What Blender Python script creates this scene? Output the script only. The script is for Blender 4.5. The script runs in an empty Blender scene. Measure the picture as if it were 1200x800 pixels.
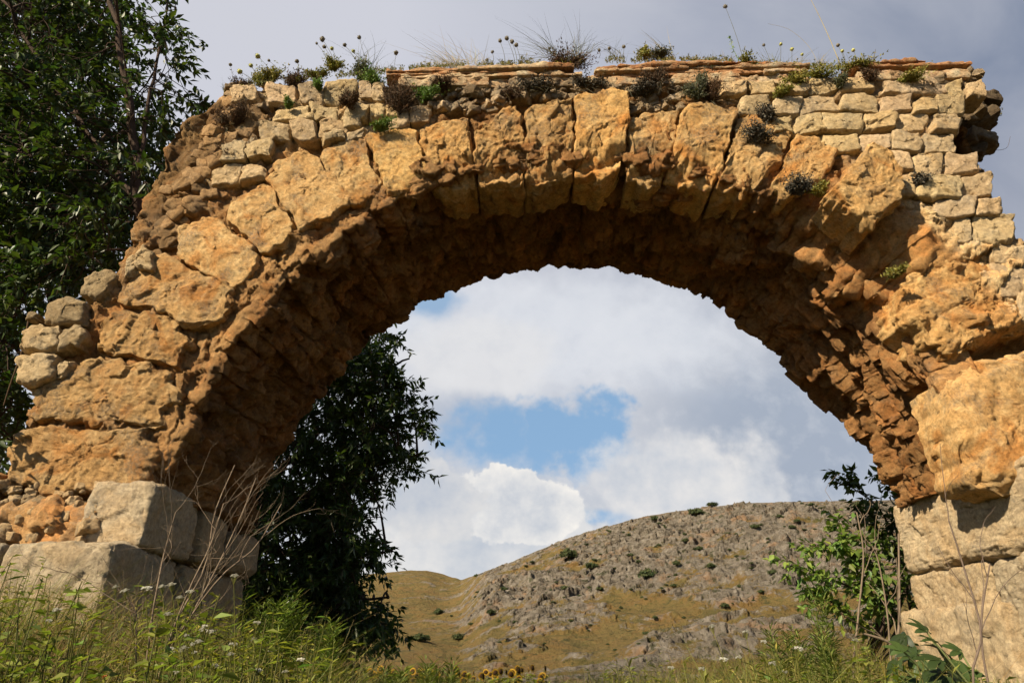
import bpy, math, random
import numpy as np
from mathutils import Vector, Matrix

rad = math.radians
rng = np.random.default_rng(11)
random.seed(5)
scene = bpy.context.scene
COL = scene.collection

# ------------------------------------------------------------------ camera
CAM = np.array([0.0, -4.0, 1.2])
PITCH = rad(25.0)
cd = bpy.data.cameras.new("camera")
cam = bpy.data.objects.new("camera", cd)
COL.objects.link(cam)
cam.location = CAM
cam.rotation_euler = (rad(90) + PITCH, 0, 0)
cd.sensor_width = 36
cd.lens = 24
cd.clip_start = 0.05
cd.clip_end = 9000
scene.camera = cam
CP, SP = math.cos(PITCH), math.sin(PITCH)


def P(px, py, Y=0.0):
    """point of the vertical plane y=Y that the photograph shows at (px, py)"""
    xc = (px - 600) / 800.0
    yc = (400 - py) / 800.0
    dy = CP - yc * SP
    dz = SP + yc * CP
    t = (Y - CAM[1]) / dy
    return np.array([xc * t, Y, CAM[2] + dz * t])


def PD(px, py):
    xc = (px - 600) / 800.0
    yc = (400 - py) / 800.0
    return np.array([xc, CP - yc * SP, SP + yc * CP])


def project(p):
    p = np.asarray(p, float) - CAM
    x = p[..., 0]
    zc = p[..., 1] * CP + p[..., 2] * SP
    yc = -p[..., 1] * SP + p[..., 2] * CP
    return 600 + 800 * x / zc, 400 - 800 * yc / zc


# ------------------------------------------------------------------ noise
def _hash(ix, iy, iz, seed):
    h = (ix.astype(np.uint32) * np.uint32(374761393)) ^ (iy.astype(np.uint32) * np.uint32(668265263)) \
        ^ (iz.astype(np.uint32) * np.uint32(2246822519)) ^ np.uint32((seed * 3266489917) & 0xFFFFFFFF)
    h = (h ^ (h >> np.uint32(15))) * np.uint32(2246822519)
    h = (h ^ (h >> np.uint32(13))) * np.uint32(3266489917)
    return h ^ (h >> np.uint32(16))


_G = np.array([[1, 1, 0], [-1, 1, 0], [1, -1, 0], [-1, -1, 0], [1, 0, 1], [-1, 0, 1], [1, 0, -1], [-1, 0, -1],
               [0, 1, 1], [0, -1, 1], [0, 1, -1], [0, -1, -1], [1, 1, 0], [-1, 1, 0], [0, -1, 1], [0, -1, -1]], float)


def perlin(p, seed=0):
    p = np.asarray(p, float)
    i0 = np.floor(p).astype(np.int64)
    f = p - i0
    u = f * f * f * (f * (f * 6 - 15) + 10)
    res = 0
    for cx in (0, 1):
        wx = u[:, 0] if cx else 1 - u[:, 0]
        for cy in (0, 1):
            wy = u[:, 1] if cy else 1 - u[:, 1]
            for cz in (0, 1):
                wz = u[:, 2] if cz else 1 - u[:, 2]
                g = _G[_hash(i0[:, 0] + cx, i0[:, 1] + cy, i0[:, 2] + cz, seed) & np.uint32(15)]
                d = g[:, 0] * (f[:, 0] - cx) + g[:, 1] * (f[:, 1] - cy) + g[:, 2] * (f[:, 2] - cz)
                res = res + wx * wy * wz * d
    return res


def fbm(p, octs=5, seed=0, gain=0.5, lac=2.03):
    a, s, t = 1.0, 0, 0
    p = np.asarray(p, float)
    for o in range(octs):
        s = s + a * perlin(p, seed + o * 17)
        p = p * lac
        a *= gain
    return s


def ridged(p, octs=5, seed=0, gain=0.5):
    a, s = 1.0, 0
    p = np.asarray(p, float)
    for o in range(octs):
        s = s + a * (1 - 2.2 * np.abs(perlin(p, seed + o * 13)))
        p = p * 2.05
        a *= gain
    return s / 1.9


def worley(p, seed=0):
    p = np.asarray(p, float)
    i0 = np.floor(p).astype(np.int64)
    f1 = np.full(len(p), 9.0)
    f2 = np.full(len(p), 9.0)
    cid = np.zeros(len(p))
    for dx in (-1, 0, 1):
        for dy in (-1, 0, 1):
            for dz in (-1, 0, 1):
                c = i0 + (dx, dy, dz)
                h = _hash(c[:, 0], c[:, 1], c[:, 2], seed)
                fx = (h & np.uint32(1023)) / 1023.0
                fy = ((h >> np.uint32(10)) & np.uint32(1023)) / 1023.0
                fz = ((h >> np.uint32(20)) & np.uint32(1023)) / 1023.0
                d = np.sqrt((c[:, 0] + fx - p[:, 0]) ** 2 + (c[:, 1] + fy - p[:, 1]) ** 2 + (c[:, 2] + fz - p[:, 2]) ** 2)
                near = d < f1
                f2 = np.where(near, f1, np.minimum(f2, d))
                f1 = np.where(near, d, f1)
                cid = np.where(near, fx, cid)
    return f1, f2, cid


def facets(p, seed=0):
    """broken-rock relief: every cell is a plane of its own tilt"""
    p = np.asarray(p, float)
    i0 = np.floor(p).astype(np.int64)
    f1 = np.full(len(p), 9.0)
    off = np.zeros_like(p)
    hv = np.zeros_like(p)
    cid = np.zeros(len(p))
    for dx in (-1, 0, 1):
        for dy in (-1, 0, 1):
            for dz in (-1, 0, 1):
                c = i0 + (dx, dy, dz)
                h = _hash(c[:, 0], c[:, 1], c[:, 2], seed)
                fr = np.stack([(h & np.uint32(1023)) / 1023.0, ((h >> np.uint32(10)) & np.uint32(1023)) / 1023.0, ((h >> np.uint32(20)) & np.uint32(1023)) / 1023.0], 1)
                o = p - (c + fr)
                d = np.sqrt((o ** 2).sum(1))
                near = d < f1
                f1 = np.where(near, d, f1)
                off = np.where(near[:, None], o, off)
                h2 = _hash(c[:, 0], c[:, 1], c[:, 2], seed + 991)
                v = np.stack([(h2 & np.uint32(1023)) / 511.5 - 1, ((h2 >> np.uint32(10)) & np.uint32(1023)) / 511.5 - 1, ((h2 >> np.uint32(20)) & np.uint32(1023)) / 511.5 - 1], 1)
                hv = np.where(near[:, None], v, hv)
                cid = np.where(near, fr[:, 0], cid)
    return (off * hv).sum(1) * 0.9 + (cid - 0.5) * 0.5


def sstep(a, b, x):
    t = np.clip((x - a) / (b - a), 0, 1)
    return t * t * (3 - 2 * t)


# ------------------------------------------------------------------ mesh helpers
def make_mesh(name, V, quads=None, tris=None, tint=None, smooth=True, mat=None):
    V = np.asarray(V, np.float32)
    me = bpy.data.meshes.new(name)
    nq = 0 if quads is None else len(quads)
    nt = 0 if tris is None else len(tris)
    idx = []
    if nq:
        idx.append(np.asarray(quads, np.int32).ravel())
    if nt:
        idx.append(np.asarray(tris, np.int32).ravel())
    idx = np.concatenate(idx)
    st = np.concatenate([np.arange(nq) * 4, nq * 4 + np.arange(nt) * 3]).astype(np.int32)
    me.vertices.add(len(V))
    me.vertices.foreach_set("co", V.ravel())
    me.loops.add(len(idx))
    me.loops.foreach_set("vertex_index", idx)
    me.polygons.add(nq + nt)
    me.polygons.foreach_set("loop_start", st)
    if smooth:
        me.polygons.foreach_set("use_smooth", np.ones(nq + nt, dtype=bool))
    me.update(calc_edges=True)
    if tint is not None:
        tint = np.asarray(tint, np.float32)
        if tint.ndim == 1:
            tint = np.stack([tint] * 3, 1)
        at = me.color_attributes.new("tint", 'FLOAT_COLOR', 'POINT')
        at.data.foreach_set("color", np.concatenate([tint, np.ones((len(tint), 1), np.float32)], 1).ravel())
    if mat:
        me.materials.append(mat)
    return me


def obj(name, me, parent=None, loc=None):
    o = bpy.data.objects.new(name, me)
    COL.objects.link(o)
    if loc is not None:
        o.location = loc
    if parent is not None:
        o.parent = parent
    return o


def tag(o, label=None, cat=None, group=None, kind=None):
    if label:
        o["label"] = label
    if cat:
        o["category"] = cat
    if group:
        o["group"] = group
    if kind:
        o["kind"] = kind
    return o


def thing(name, label, cat, loc=(0, 0, 0), group=None):
    o = bpy.data.objects.new(name, None)
    o.empty_display_size = 0.1
    COL.objects.link(o)
    o.location = loc
    return tag(o, label, cat, group)


class MB:
    """collects pieces, builds one mesh"""

    def __init__(self):
        self.V, self.Q, self.T, self.C = [], [], [], []
        self.n = 0

    def add(self, V, Q=None, T=None, c=None):
        V = np.asarray(V, float).reshape(-1, 3)
        if Q is not None and len(Q):
            self.Q.append(np.asarray(Q, np.int64).reshape(-1, 4) + self.n)
        if T is not None and len(T):
            self.T.append(np.asarray(T, np.int64).reshape(-1, 3) + self.n)
        if c is None:
            c = np.ones((len(V), 3))
        c = np.asarray(c, float)
        if c.ndim == 0:
            c = np.full((len(V), 3), float(c))
        elif c.ndim == 1 and len(c) == 3 and len(V) != 3:
            c = np.tile(c, (len(V), 1))
        elif c.ndim == 1:
            c = np.stack([c] * 3, 1)
        self.C.append(c)
        self.V.append(V)
        self.n += len(V)

    def build(self, name, mat, parent=None, origin=None, smooth=True, loc=None):
        V = np.concatenate(self.V)
        if origin is not None:
            V = V - np.asarray(origin)
        Q = np.concatenate(self.Q) if self.Q else None
        T = np.concatenate(self.T) if self.T else None
        me = make_mesh(name, V, Q, T, np.concatenate(self.C), smooth, mat)
        return obj(name, me, parent, loc)


def grid_quads(n, m, wrap_n=False, wrap_m=False):
    i = np.arange(n if wrap_n else n - 1)
    j = np.arange(m if wrap_m else m - 1)
    I, J = np.meshgrid(i, j, indexing='ij')
    a = I * m + J
    b = I * m + (J + 1) % m
    c = ((I + 1) % n) * m + (J + 1) % m
    d = ((I + 1) % n) * m + J
    return np.stack([a, b, c, d], -1).reshape(-1, 4)


def tube(mb, pts, radii, seg=6, c=None, jit=0.0):
    pts = np.asarray(pts, float)
    n = len(pts)
    radii = np.broadcast_to(np.asarray(radii, float), (n,))
    d = np.gradient(pts, axis=0)
    d /= np.linalg.norm(d, axis=1, keepdims=True) + 1e-9
    ref = np.array([0.31, 0.87, 0.2]) if abs(d[0][2]) > 0.5 else np.array([0.1, 0.2, 0.97])
    a = np.cross(d, ref)
    a /= np.linalg.norm(a, axis=1, keepdims=True) + 1e-9
    b = np.cross(d, a)
    ang = np.arange(seg) / seg * 2 * math.pi
    V = pts[:, None, :] + radii[:, None, None] * (np.cos(ang)[None, :, None] * a[:, None, :] + np.sin(ang)[None, :, None] * b[:, None, :])
    if jit:
        V = V + rng.normal(0, jit, V.shape) * radii[:, None, None]
    V = V.reshape(-1, 3)
    Q = grid_quads(n, seg, wrap_m=True)
    if isinstance(c, np.ndarray) and c.ndim == 1 and len(c) == n and n != 3:
        c = np.repeat(c, seg)
    mb.add(V, Q, None, c)


def smooth_line(ctrl, n):
    """Catmull-Rom through control points"""
    c = np.asarray(ctrl, float)
    c = np.vstack([2 * c[0] - c[1], c, 2 * c[-1] - c[-2]])
    out = []
    m = len(c) - 3
    for t in np.linspace(0, m - 1e-6, n):
        i = int(t)
        u = t - i
        p0, p1, p2, p3 = c[i:i + 4]
        out.append(0.5 * (2 * p1 + (p2 - p0) * u + (2 * p0 - 5 * p1 + 4 * p2 - p3) * u * u + (3 * p1 - p0 - 3 * p2 + p3) * u ** 3))
    return np.array(out)


# ------------------------------------------------------------------ materials
class NT:
    def __init__(self, name):
        self.m = bpy.data.materials.new(name)
        self.m.use_nodes = True
        self.t = self.m.node_tree
        self.t.nodes.clear()
        self.out = self.t.nodes.new('ShaderNodeOutputMaterial')

    def n(self, typ, **kw):
        nd = self.t.nodes.new(typ)
        for k, v in kw.items():
            if k.startswith('_'):
                setattr(nd, k[1:], v)
            else:
                key = int(k[1:]) if k[0] == 'i' and k[1:].isdigit() else k.replace('__', ' ')
                sock = nd.inputs[key]
                if hasattr(v, 'is_output') or isinstance(v, bpy.types.NodeSocket):
                    self.t.links.new(v, sock)
                else:
                    sock.default_value = v
        return nd

    def noise(self, vec, scale, detail=6, rough=0.55, dist=0.0, out='Fac'):
        nd = self.n('ShaderNodeTexNoise', Vector=vec, Scale=scale, Detail=detail, Roughness=rough, Distortion=dist)
        return nd.outputs[out]

    def ramp(self, fac, stops, interp='LINEAR'):
        nd = self.n('ShaderNodeValToRGB', Fac=fac)
        nd.color_ramp.interpolation = interp
        el = nd.color_ramp.elements
        while len(el) < len(stops):
            el.new(0.5)
        for e, (p, c) in zip(el, stops):
            e.position = p
            e.color = (*c, 1) if isinstance(c, (tuple, list)) else (c, c, c, 1)
        return nd.outputs['Color']

    def mix(self, fac, a, b, blend='MIX'):
        nd = self.t.nodes.new('ShaderNodeMix')
        nd.data_type = 'RGBA'
        nd.blend_type = blend
        for s, v in ((nd.inputs[0], fac), (nd.inputs[6], a), (nd.inputs[7], b)):
            if isinstance(v, bpy.types.NodeSocket):
                self.t.links.new(v, s)
            elif isinstance(v, (tuple, list)):
                s.default_value = (*v, 1)
            else:
                s.default_value = v if s == nd.inputs[0] else (v, v, v, 1)
        return nd.outputs[2]

    def math(self, op, a, b=0.0, clamp=False):
        nd = self.t.nodes.new('ShaderNodeMath')
        nd.operation = op
        nd.use_clamp = clamp
        for s, v in ((nd.inputs[0], a), (nd.inputs[1], b)):
            if isinstance(v, bpy.types.NodeSocket):
                self.t.links.new(v, s)
            else:
                s.default_value = v
        return nd.outputs[0]

    def attr(self, name='tint'):
        return self.n('ShaderNodeAttribute', _attribute_name=name).outputs['Color']

    def finish(self, color, rough=0.9, spec=0.15, bump=None, trans=None):
        kw = dict(Roughness=rough)
        p = self.n('ShaderNodeBsdfPrincipled', **kw)
        p.inputs['Specular IOR Level'].default_value = spec
        if isinstance(color, (tuple, list)):
            p.inputs['Base Color'].default_value = (*color, 1)
        else:
            self.t.links.new(color, p.inputs['Base Color'])
        if bump is not None:
            self.t.links.new(bump, p.inputs['Normal'])
        sh = p.outputs[0]
        if trans:
            tr = self.n('ShaderNodeBsdfTranslucent')
            tc = self.mix(1.0, color, trans[1], 'MULTIPLY')
            self.t.links.new(tc, tr.inputs['Color'])
            ms = self.n('ShaderNodeMixShader', Fac=trans[0])
            self.t.links.new(sh, ms.inputs[1])
            self.t.links.new(tr.outputs[0], ms.inputs[2])
            sh = ms.outputs[0]
        self.t.links.new(sh, self.out.inputs['Surface'])
        return self.m


def stone_mat(name, a, b, pale, grey, grey_amt=0.5, dark_amt=0.5, bump=1.0, rust=None):
    t = NT(name)
    pos = t.n('ShaderNodeNewGeometry').outputs['Position']
    warp = t.noise(pos, 1.3, 3, 0.5, 0.0, 'Color')
    n1 = t.noise(pos, 2.6, 8, 0.62, 0.6)
    n2 = t.noise(pos, 11, 8, 0.65)
    n3 = t.noise(pos, 46, 6, 0.7)
    col = t.mix(t.ramp(n1, [(0.36, 0.0), (0.64, 1.0)]), a, b)
    col = t.mix(t.math('MULTIPLY', t.ramp(n2, [(0.45, 0.0), (0.68, 1.0)]), 0.65), col, pale)
    if rust:
        n6 = t.noise(pos, 4.1, 6, 0.6, 1.0)
        col = t.mix(t.math('MULTIPLY', t.ramp(n6, [(0.5, 0.0), (0.64, 1.0)]), 0.8), col, rust)
    # lichen and weathering film, patchy
    n4 = t.noise(pos, 3.7, 9, 0.68, 0.3)
    l = t.ramp(n4, [(0.51, 0.0), (0.60, 1.0)])
    l2 = t.ramp(t.noise(pos, 60, 4, 0.6), [(0.38, 0.2), (0.62, 1.0)])
    col = t.mix(t.math('MULTIPLY', t.math('MULTIPLY', l, l2), grey_amt), col, grey)
    # dark dirt specks and pits
    n5 = t.noise(pos, 24, 7, 0.7)
    d = t.ramp(n5, [(0.56, 0.0), (0.70, 1.0)])
    col = t.mix(t.math('MULTIPLY', d, dark_amt), col, (0.055, 0.036, 0.022))
    g = t.ramp(n3, [(0.3, 0.62), (0.7, 1.32)])
    col = t.mix(1.0, col, g, 'MULTIPLY')
    col = t.mix(1.0, col, t.attr(), 'MULTIPLY')
    col = t.mix(1.0, col, (0.92, 0.92, 0.92), 'MULTIPLY')
    h = t.math('ADD', t.math('MULTIPLY', n2, 0.35), t.math('MULTIPLY', n3, 0.45))
    h = t.math('ADD', h, t.math('MULTIPLY', t.noise(pos, 115, 5, 0.8), 0.75))
    h = t.math('ADD', h, t.math('MULTIPLY', t.ramp(n5, [(0.56, 1.0), (0.64, 0.0)]), 0.12))
    bp = t.n('ShaderNodeBump', Strength=1.0, Distance=0.018 * bump, Height=h).outputs['Normal']
    return t.finish(col, 0.93, 0.12, bp)


def leaf_mat(name, col, col2, trans=0.25, rough=0.5, spec=0.35, tcol=(1.0, 1.25, 0.45)):
    t = NT(name)
    pos = t.n('ShaderNodeNewGeometry').outputs['Position']
    n = t.noise(pos, 3.0, 3, 0.6)
    c = t.mix(t.ramp(n, [(0.35, 0.0), (0.65, 1.0)]), col, col2)
    c = t.mix(1.0, c, t.attr(), 'MULTIPLY')
    return t.finish(c, rough, spec, None, (trans, tcol) if trans else None)


def plain_mat(name, col, col2, scale=20, rough=0.85, spec=0.15, bump=0.0, trans=None):
    t = NT(name)
    pos = t.n('ShaderNodeNewGeometry').outputs['Position']
    n = t.noise(pos, scale, 6, 0.65)
    c = t.mix(t.ramp(n, [(0.35, 0.0), (0.65, 1.0)]), col, col2)
    c = t.mix(1.0, c, t.attr(), 'MULTIPLY')
    bp = None
    if bump:
        bp = t.n('ShaderNodeBump', Strength=0.7, Distance=bump, Height=t.noise(pos, scale * 2.5, 6, 0.7)).outputs['Normal']
    return t.finish(c, rough, spec, bp, trans)


# ------------------------------------------------------------------ light and sky
SUN_DIR = np.array([-0.63, -0.59, 0.0])
SUN_EL = rad(36)
SUN_DIR[:2] /= np.linalg.norm(SUN_DIR[:2])
SUN_DIR = np.array([SUN_DIR[0] * math.cos(SUN_EL), SUN_DIR[1] * math.cos(SUN_EL), math.sin(SUN_EL)])
sl = bpy.data.lights.new("sun", 'SUN')
sl.energy = 5.0
sl.angle = rad(0.5)
sl.color = (1.0, 0.865, 0.65)
so = bpy.data.objects.new("sun", sl)
COL.objects.link(so)
so.location = (-6, -8, 9)
so.rotation_euler = Vector(SUN_DIR).to_track_quat('Z', 'Y').to_euler()


def build_world():
    w = bpy.data.worlds.new("World")
    scene.world = w
    w.use_nodes = True
    nt = w.node_tree
    nt.nodes.clear()
    t = NT.__new__(NT)
    t.t = nt
    out = nt.nodes.new('ShaderNodeOutputWorld')
    bg = nt.nodes.new('ShaderNodeBackground')
    nt.links.new(bg.outputs[0], out.inputs[0])
    bg.inputs['Strength'].default_value = 0.05
    sky = nt.nodes.new('ShaderNodeTexSky')
    sky.sky_type = 'NISHITA'
    sky.sun_disc = False
    sky.sun_elevation = SUN_EL
    sky.sun_rotation = math.atan2(SUN_DIR[0], SUN_DIR[1])
    sky.air_density = 0.8
    sky.dust_density = 0.15
    sky.ozone_density = 1.5
    tc = nt.nodes.new('ShaderNodeTexCoord')
    d = tc.outputs['Generated']
    sep = t.n('ShaderNodeSeparateXYZ', Vector=d)
    x, y, z = sep.outputs
    ys = t.math('MAXIMUM', y, 0.05)
    u = t.math('DIVIDE', x, ys)
    v = t.math('DIVIDE', z, ys)
    uv = t.n('ShaderNodeCombineXYZ', X=u, Y=v, Z=0.0).outputs[0]

    def px(a, b):
        q = PD(a, b)
        return q[0] / q[1], q[2] / q[1]

    WN = {}

    def wn(wscale, ch):
        key = 5.0 if wscale <= 5.5 else 8.5 if wscale < 20 else 26.0
        if key not in WN:
            c_ = t.noise(uv, key, 4 if key < 20 else 5, 0.6, 0.0, 'Color')
            WN[key] = t.n('ShaderNodeSeparateColor', Color=c_).outputs
        return WN[key][ch]

    def blob(pxx, pyy, rx, ry, wob=0.5, seed=0.0, wscale=5.0):
        """soft wobbly elliptical region of the sky around a direction: 1 in the centre, 0 outside"""
        cu, cv = px(pxx, pyy)
        s = 1 / 800.0 / (CP - (400 - pyy) / 800.0 * SP)
        s2 = s * 1.05
        w_ = wn(wscale, int(seed * 10) % 3)
        du = t.math('MULTIPLY', t.math('SUBTRACT', u, cu), 1 / (rx * s))
        dv = t.math('MULTIPLY', t.math('SUBTRACT', v, cv), 1 / (ry * s2))
        r = t.math('SQRT', t.math('ADD', t.math('MULTIPLY', du, du), t.math('MULTIPLY', dv, dv)))
        r = t.math('ADD', r, t.math('MULTIPLY', t.math('SUBTRACT', w_, 0.5), -wob * 4))
        r = t.math('ADD', r, t.math('MULTIPLY', t.math('SUBTRACT', wn(22, int(seed * 10 + 1) % 3), 0.5), -wob * 1.5))
        return r

    def inside(r, a, b):
        return t.ramp(t.math('MULTIPLY', r, 0.5), [(a * 0.5, 1.0), (b * 0.5, 0.0)], 'EASE')

    K = 1 / (0.05 * 2 ** 1.0)
    def c(r, g, b):
        f = lambda q: (q / 255 / 12.92 if q <= 10 else ((q / 255 + 0.055) / 1.055) ** 2.4) * K
        return (f(r), f(g), f(b))

    offs = t.n('ShaderNodeVectorMath', _operation='ADD', i0=uv, i1=(-0.022, 0.03, 0.0)).outputs[0]
    LIT = t.math('SUBTRACT', t.noise(uv, 7.0, 6, 0.6), t.noise(offs, 7.0, 6, 0.6))
    LIT = t.math('ADD', t.math('MULTIPLY', LIT, 3.4), 0.5)
    # high veil of cloud: pale grey-lilac on the left, blue-grey on the right
    side = t.ramp(t.math('ADD', t.math('MULTIPLY', u, 0.62), 0.5), [(0.35, 0.0), (1.0, 1.0)])
    veil = t.mix(side, c(206, 208, 219), c(132, 143, 165))
    soft = t.noise(uv, 2.2, 5, 0.55, 0.4)
    veil = t.mix(t.math('MULTIPLY', t.ramp(soft, [(0.35, 0.0), (0.7, 1.0)]), 0.45), veil, c(206, 207, 214))
    # lower sky is paler
    low = t.ramp(v, [(0.25, 1.0), (0.75, 0.0)])
    base = t.mix(t.math('MULTIPLY', low, 0.75), veil, c(203, 208, 216))
    # grey rain cloud low on the right
    g = inside(blob(930, 520, 190, 120, 0.25, 3.1, 3.5), 0.3, 1.15)
    base = t.mix(t.math('MULTIPLY', g, 0.85), base, c(160, 172, 190))
    b2 = inside(blob(640, 395, 260, 85, 0.35, 5.2, 4.0), 0.4, 1.1)
    base = t.mix(t.math('MULTIPLY', b2, 0.7), base, c(228, 231, 237))
    # grey belly and bright head of the left cumulus
    b3 = inside(blob(560, 420, 120, 65, 0.35, 9.2, 5.0), 0.5, 1.0)
    base = t.mix(t.math('MULTIPLY', b3, 0.8), base, c(226, 226, 228))
    b4 = inside(blob(545, 485, 80, 30, 0.3, 2.2, 6.0), 0.3, 1.1)
    base = t.mix(t.math('MULTIPLY', b4, 0.7), base, c(178, 187, 203))
    bil = t.math('ADD', t.math('MULTIPLY', LIT, 1.0), -0.5)
    base = t.mix(t.math('MULTIPLY', t.math('MULTIPLY', bil, low, True), 0.55, True), base, c(240, 240, 242))
    base = t.mix(t.math('MULTIPLY', t.math('MULTIPLY', t.math('MULTIPLY', bil, -1.0), low, True), 0.5, True), base, c(172, 182, 200))
    # blue gap
    sk = sky.outputs[0]
    blue = t.mix(0.75, sk, c(148, 187, 224))
    h1 = inside(blob(590, 520, 92, 50, 0.5, 1.3, 6.0), 0.35, 1.05)
    h1b = inside(blob(668, 508, 84, 60, 0.6, 2.4, 6.0), 0.5, 1.0)
    h1 = t.math('MAXIMUM', h1, h1b)
    h2 = inside(blob(700, 605, 60, 14, 0.4, 6.3, 7.0), 0.5, 1.0)
    h3 = inside(blob(505, 352, 48, 26, 0.4, 4.3, 6.0), 0.2, 1.1)
    hole = t.math('MAXIMUM', h1, t.math('MAXIMUM', t.math('MULTIPLY', h2, 0.8), t.math('MULTIPLY', h3, 0.85)))
    base = t.mix(hole, base, blue)
    # cumulus heads: sunlit rims over soft grey bellies
    def cumulus(base, pxx, pyy, rx, ry, seed, bright, grey, wob=0.45, wsc=7.0, edge=(0.82, 0.95)):
        r = blob(pxx, pyy, rx, ry, wob, seed, wsc)
        m = inside(r, *edge)
        lit = LIT
        rim = t.ramp(r, [(0.25, 0.0), (0.85, 0.8)])
        f = t.math('ADD', t.math('MULTIPLY', lit, 0.65), t.math('MULTIPLY', rim, 0.42), True)
        cc = t.mix(f, grey, bright)
        return t.mix(m, base, cc)
    br, gr = c(253, 248, 240), c(184, 193, 207)
    base = cumulus(base, 800, 560, 110, 75, 7.7, c(240, 236, 232), c(192, 200, 212), 0.4, 5.0, (0.6, 1.05))
    base = cumulus(base, 560, 645, 210, 70, 1.9, c(238, 235, 231), c(190, 198, 210), 0.35, 6.0, (0.75, 1.0))
    base = cumulus(base, 610, 590, 100, 42, 4.4, br, gr, 0.4, 7.0, (0.88, 0.97))
    base = cumulus(base, 500, 590, 70, 55, 2.8, c(228, 226, 224), gr, 0.4, 7.0, (0.88, 0.98))
    # clouds masked to the front; unseen sky behind left clear to lower ambient light
    fr = t.ramp(t.math('ADD', t.math('MULTIPLY', y, 0.5), 0.5), [(0.50, 0.0), (0.66, 1.0)])
    high = t.ramp(z, [(0.80, 1.0), (0.95, 0.0)])
    fr = t.math('MULTIPLY', fr, high)
    col = t.mix(fr, sk, base)
    nt.links.new(col, bg.inputs['Color'])
    w.cycles.sampling_method = 'MANUAL'
    w.cycles.sample_map_resolution = 512


build_world()
vs = scene.view_settings
scene.display_settings.display_device = 'sRGB'
vs.view_transform = 'Standard'
vs.look = 'None'
vs.exposure = 1.0
vs.gamma = 1.0
vs.use_curve_mapping = False
scene.cycles.max_bounces = 6
scene.cycles.diffuse_bounces = 2
scene.cycles.use_adaptive_sampling = True
scene.cycles.adaptive_threshold = 0.02
scene.cycles.transmission_bounces = 3
scene.cycles.transparent_max_bounces = 4
scene.cycles.use_denoising = True
# ================================================================== the ruined arch
OCHRE = stone_mat("ochre_stone", (0.585, 0.36, 0.148), (0.475, 0.275, 0.108), (0.605, 0.435, 0.218), (0.23, 0.18, 0.12), 0.75, 0.7, 1.0, (0.44, 0.19, 0.05))
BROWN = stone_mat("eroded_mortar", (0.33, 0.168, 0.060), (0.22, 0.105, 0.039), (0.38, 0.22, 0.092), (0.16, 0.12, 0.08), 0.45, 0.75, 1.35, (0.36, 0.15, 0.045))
PALE = stone_mat("pale_limestone", (0.52, 0.38, 0.215), (0.44, 0.305, 0.16), (0.57, 0.44, 0.275), (0.29, 0.245, 0.18), 0.7, 0.55, 0.9)
GREY = stone_mat("weathered_block_stone", (0.45, 0.375, 0.265), (0.38, 0.30, 0.20), (0.52, 0.45, 0.33), (0.29, 0.265, 0.22), 0.7, 0.45, 0.9, (0.44, 0.33, 0.20))
TILE = stone_mat("red_brown_slab", (0.38, 0.19, 0.085), (0.30, 0.125, 0.05), (0.47, 0.33, 0.18), (0.27, 0.22, 0.16), 0.4, 0.5, 0.8)
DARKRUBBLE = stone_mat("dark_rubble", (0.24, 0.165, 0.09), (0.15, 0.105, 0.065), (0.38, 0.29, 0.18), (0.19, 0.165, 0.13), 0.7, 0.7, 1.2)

CX, CZ, RAD, TH = 0.53, 2.0, 2.57, 1.4
ARCH_O = np.array([0.53, 0.7, 2.0])
arch = thing("stone_arch", "ruined ochre stone arch with ragged voussoirs and weeds growing along its top", "arch", ARCH_O)


def px_area(V, poly, soft=8):
    """signed inside-ness of projected points in a photo polygon (1 in, 0 out)"""
    X, Y = project(V)
    poly = np.asarray(poly, float)
    n = len(poly)
    inside = np.zeros(len(X), bool)
    dmin = np.full(len(X), 1e9)
    for i in range(n):
        x1, y1 = poly[i]
        x2, y2 = poly[(i + 1) % n]
        cond = ((y1 > Y) != (y2 > Y)) & (X < (x2 - x1) * (Y - y1) / (y2 - y1 + 1e-12) + x1)
        inside ^= cond
        ex, ey = x2 - x1, y2 - y1
        t = np.clip(((X - x1) * ex + (Y - y1) * ey) / (ex * ex + ey * ey + 1e-9), 0, 1)
        dmin = np.minimum(dmin, np.hypot(X - x1 - t * ex, Y - y1 - t * ey))
    s = np.where(inside, dmin, -dmin)
    return sstep(-soft, soft, s)


def grid_normals(G, wrap_m=False):
    du = np.gradient(G, axis=0)
    if wrap_m:
        dv = (np.roll(G, -1, 1) - np.roll(G, 1, 1)) * 0.5
    else:
        dv = np.gradient(G, axis=1)
    n = np.cross(du, dv)
    return n / (np.linalg.norm(n, axis=-1, keepdims=True) + 1e-12)


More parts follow.
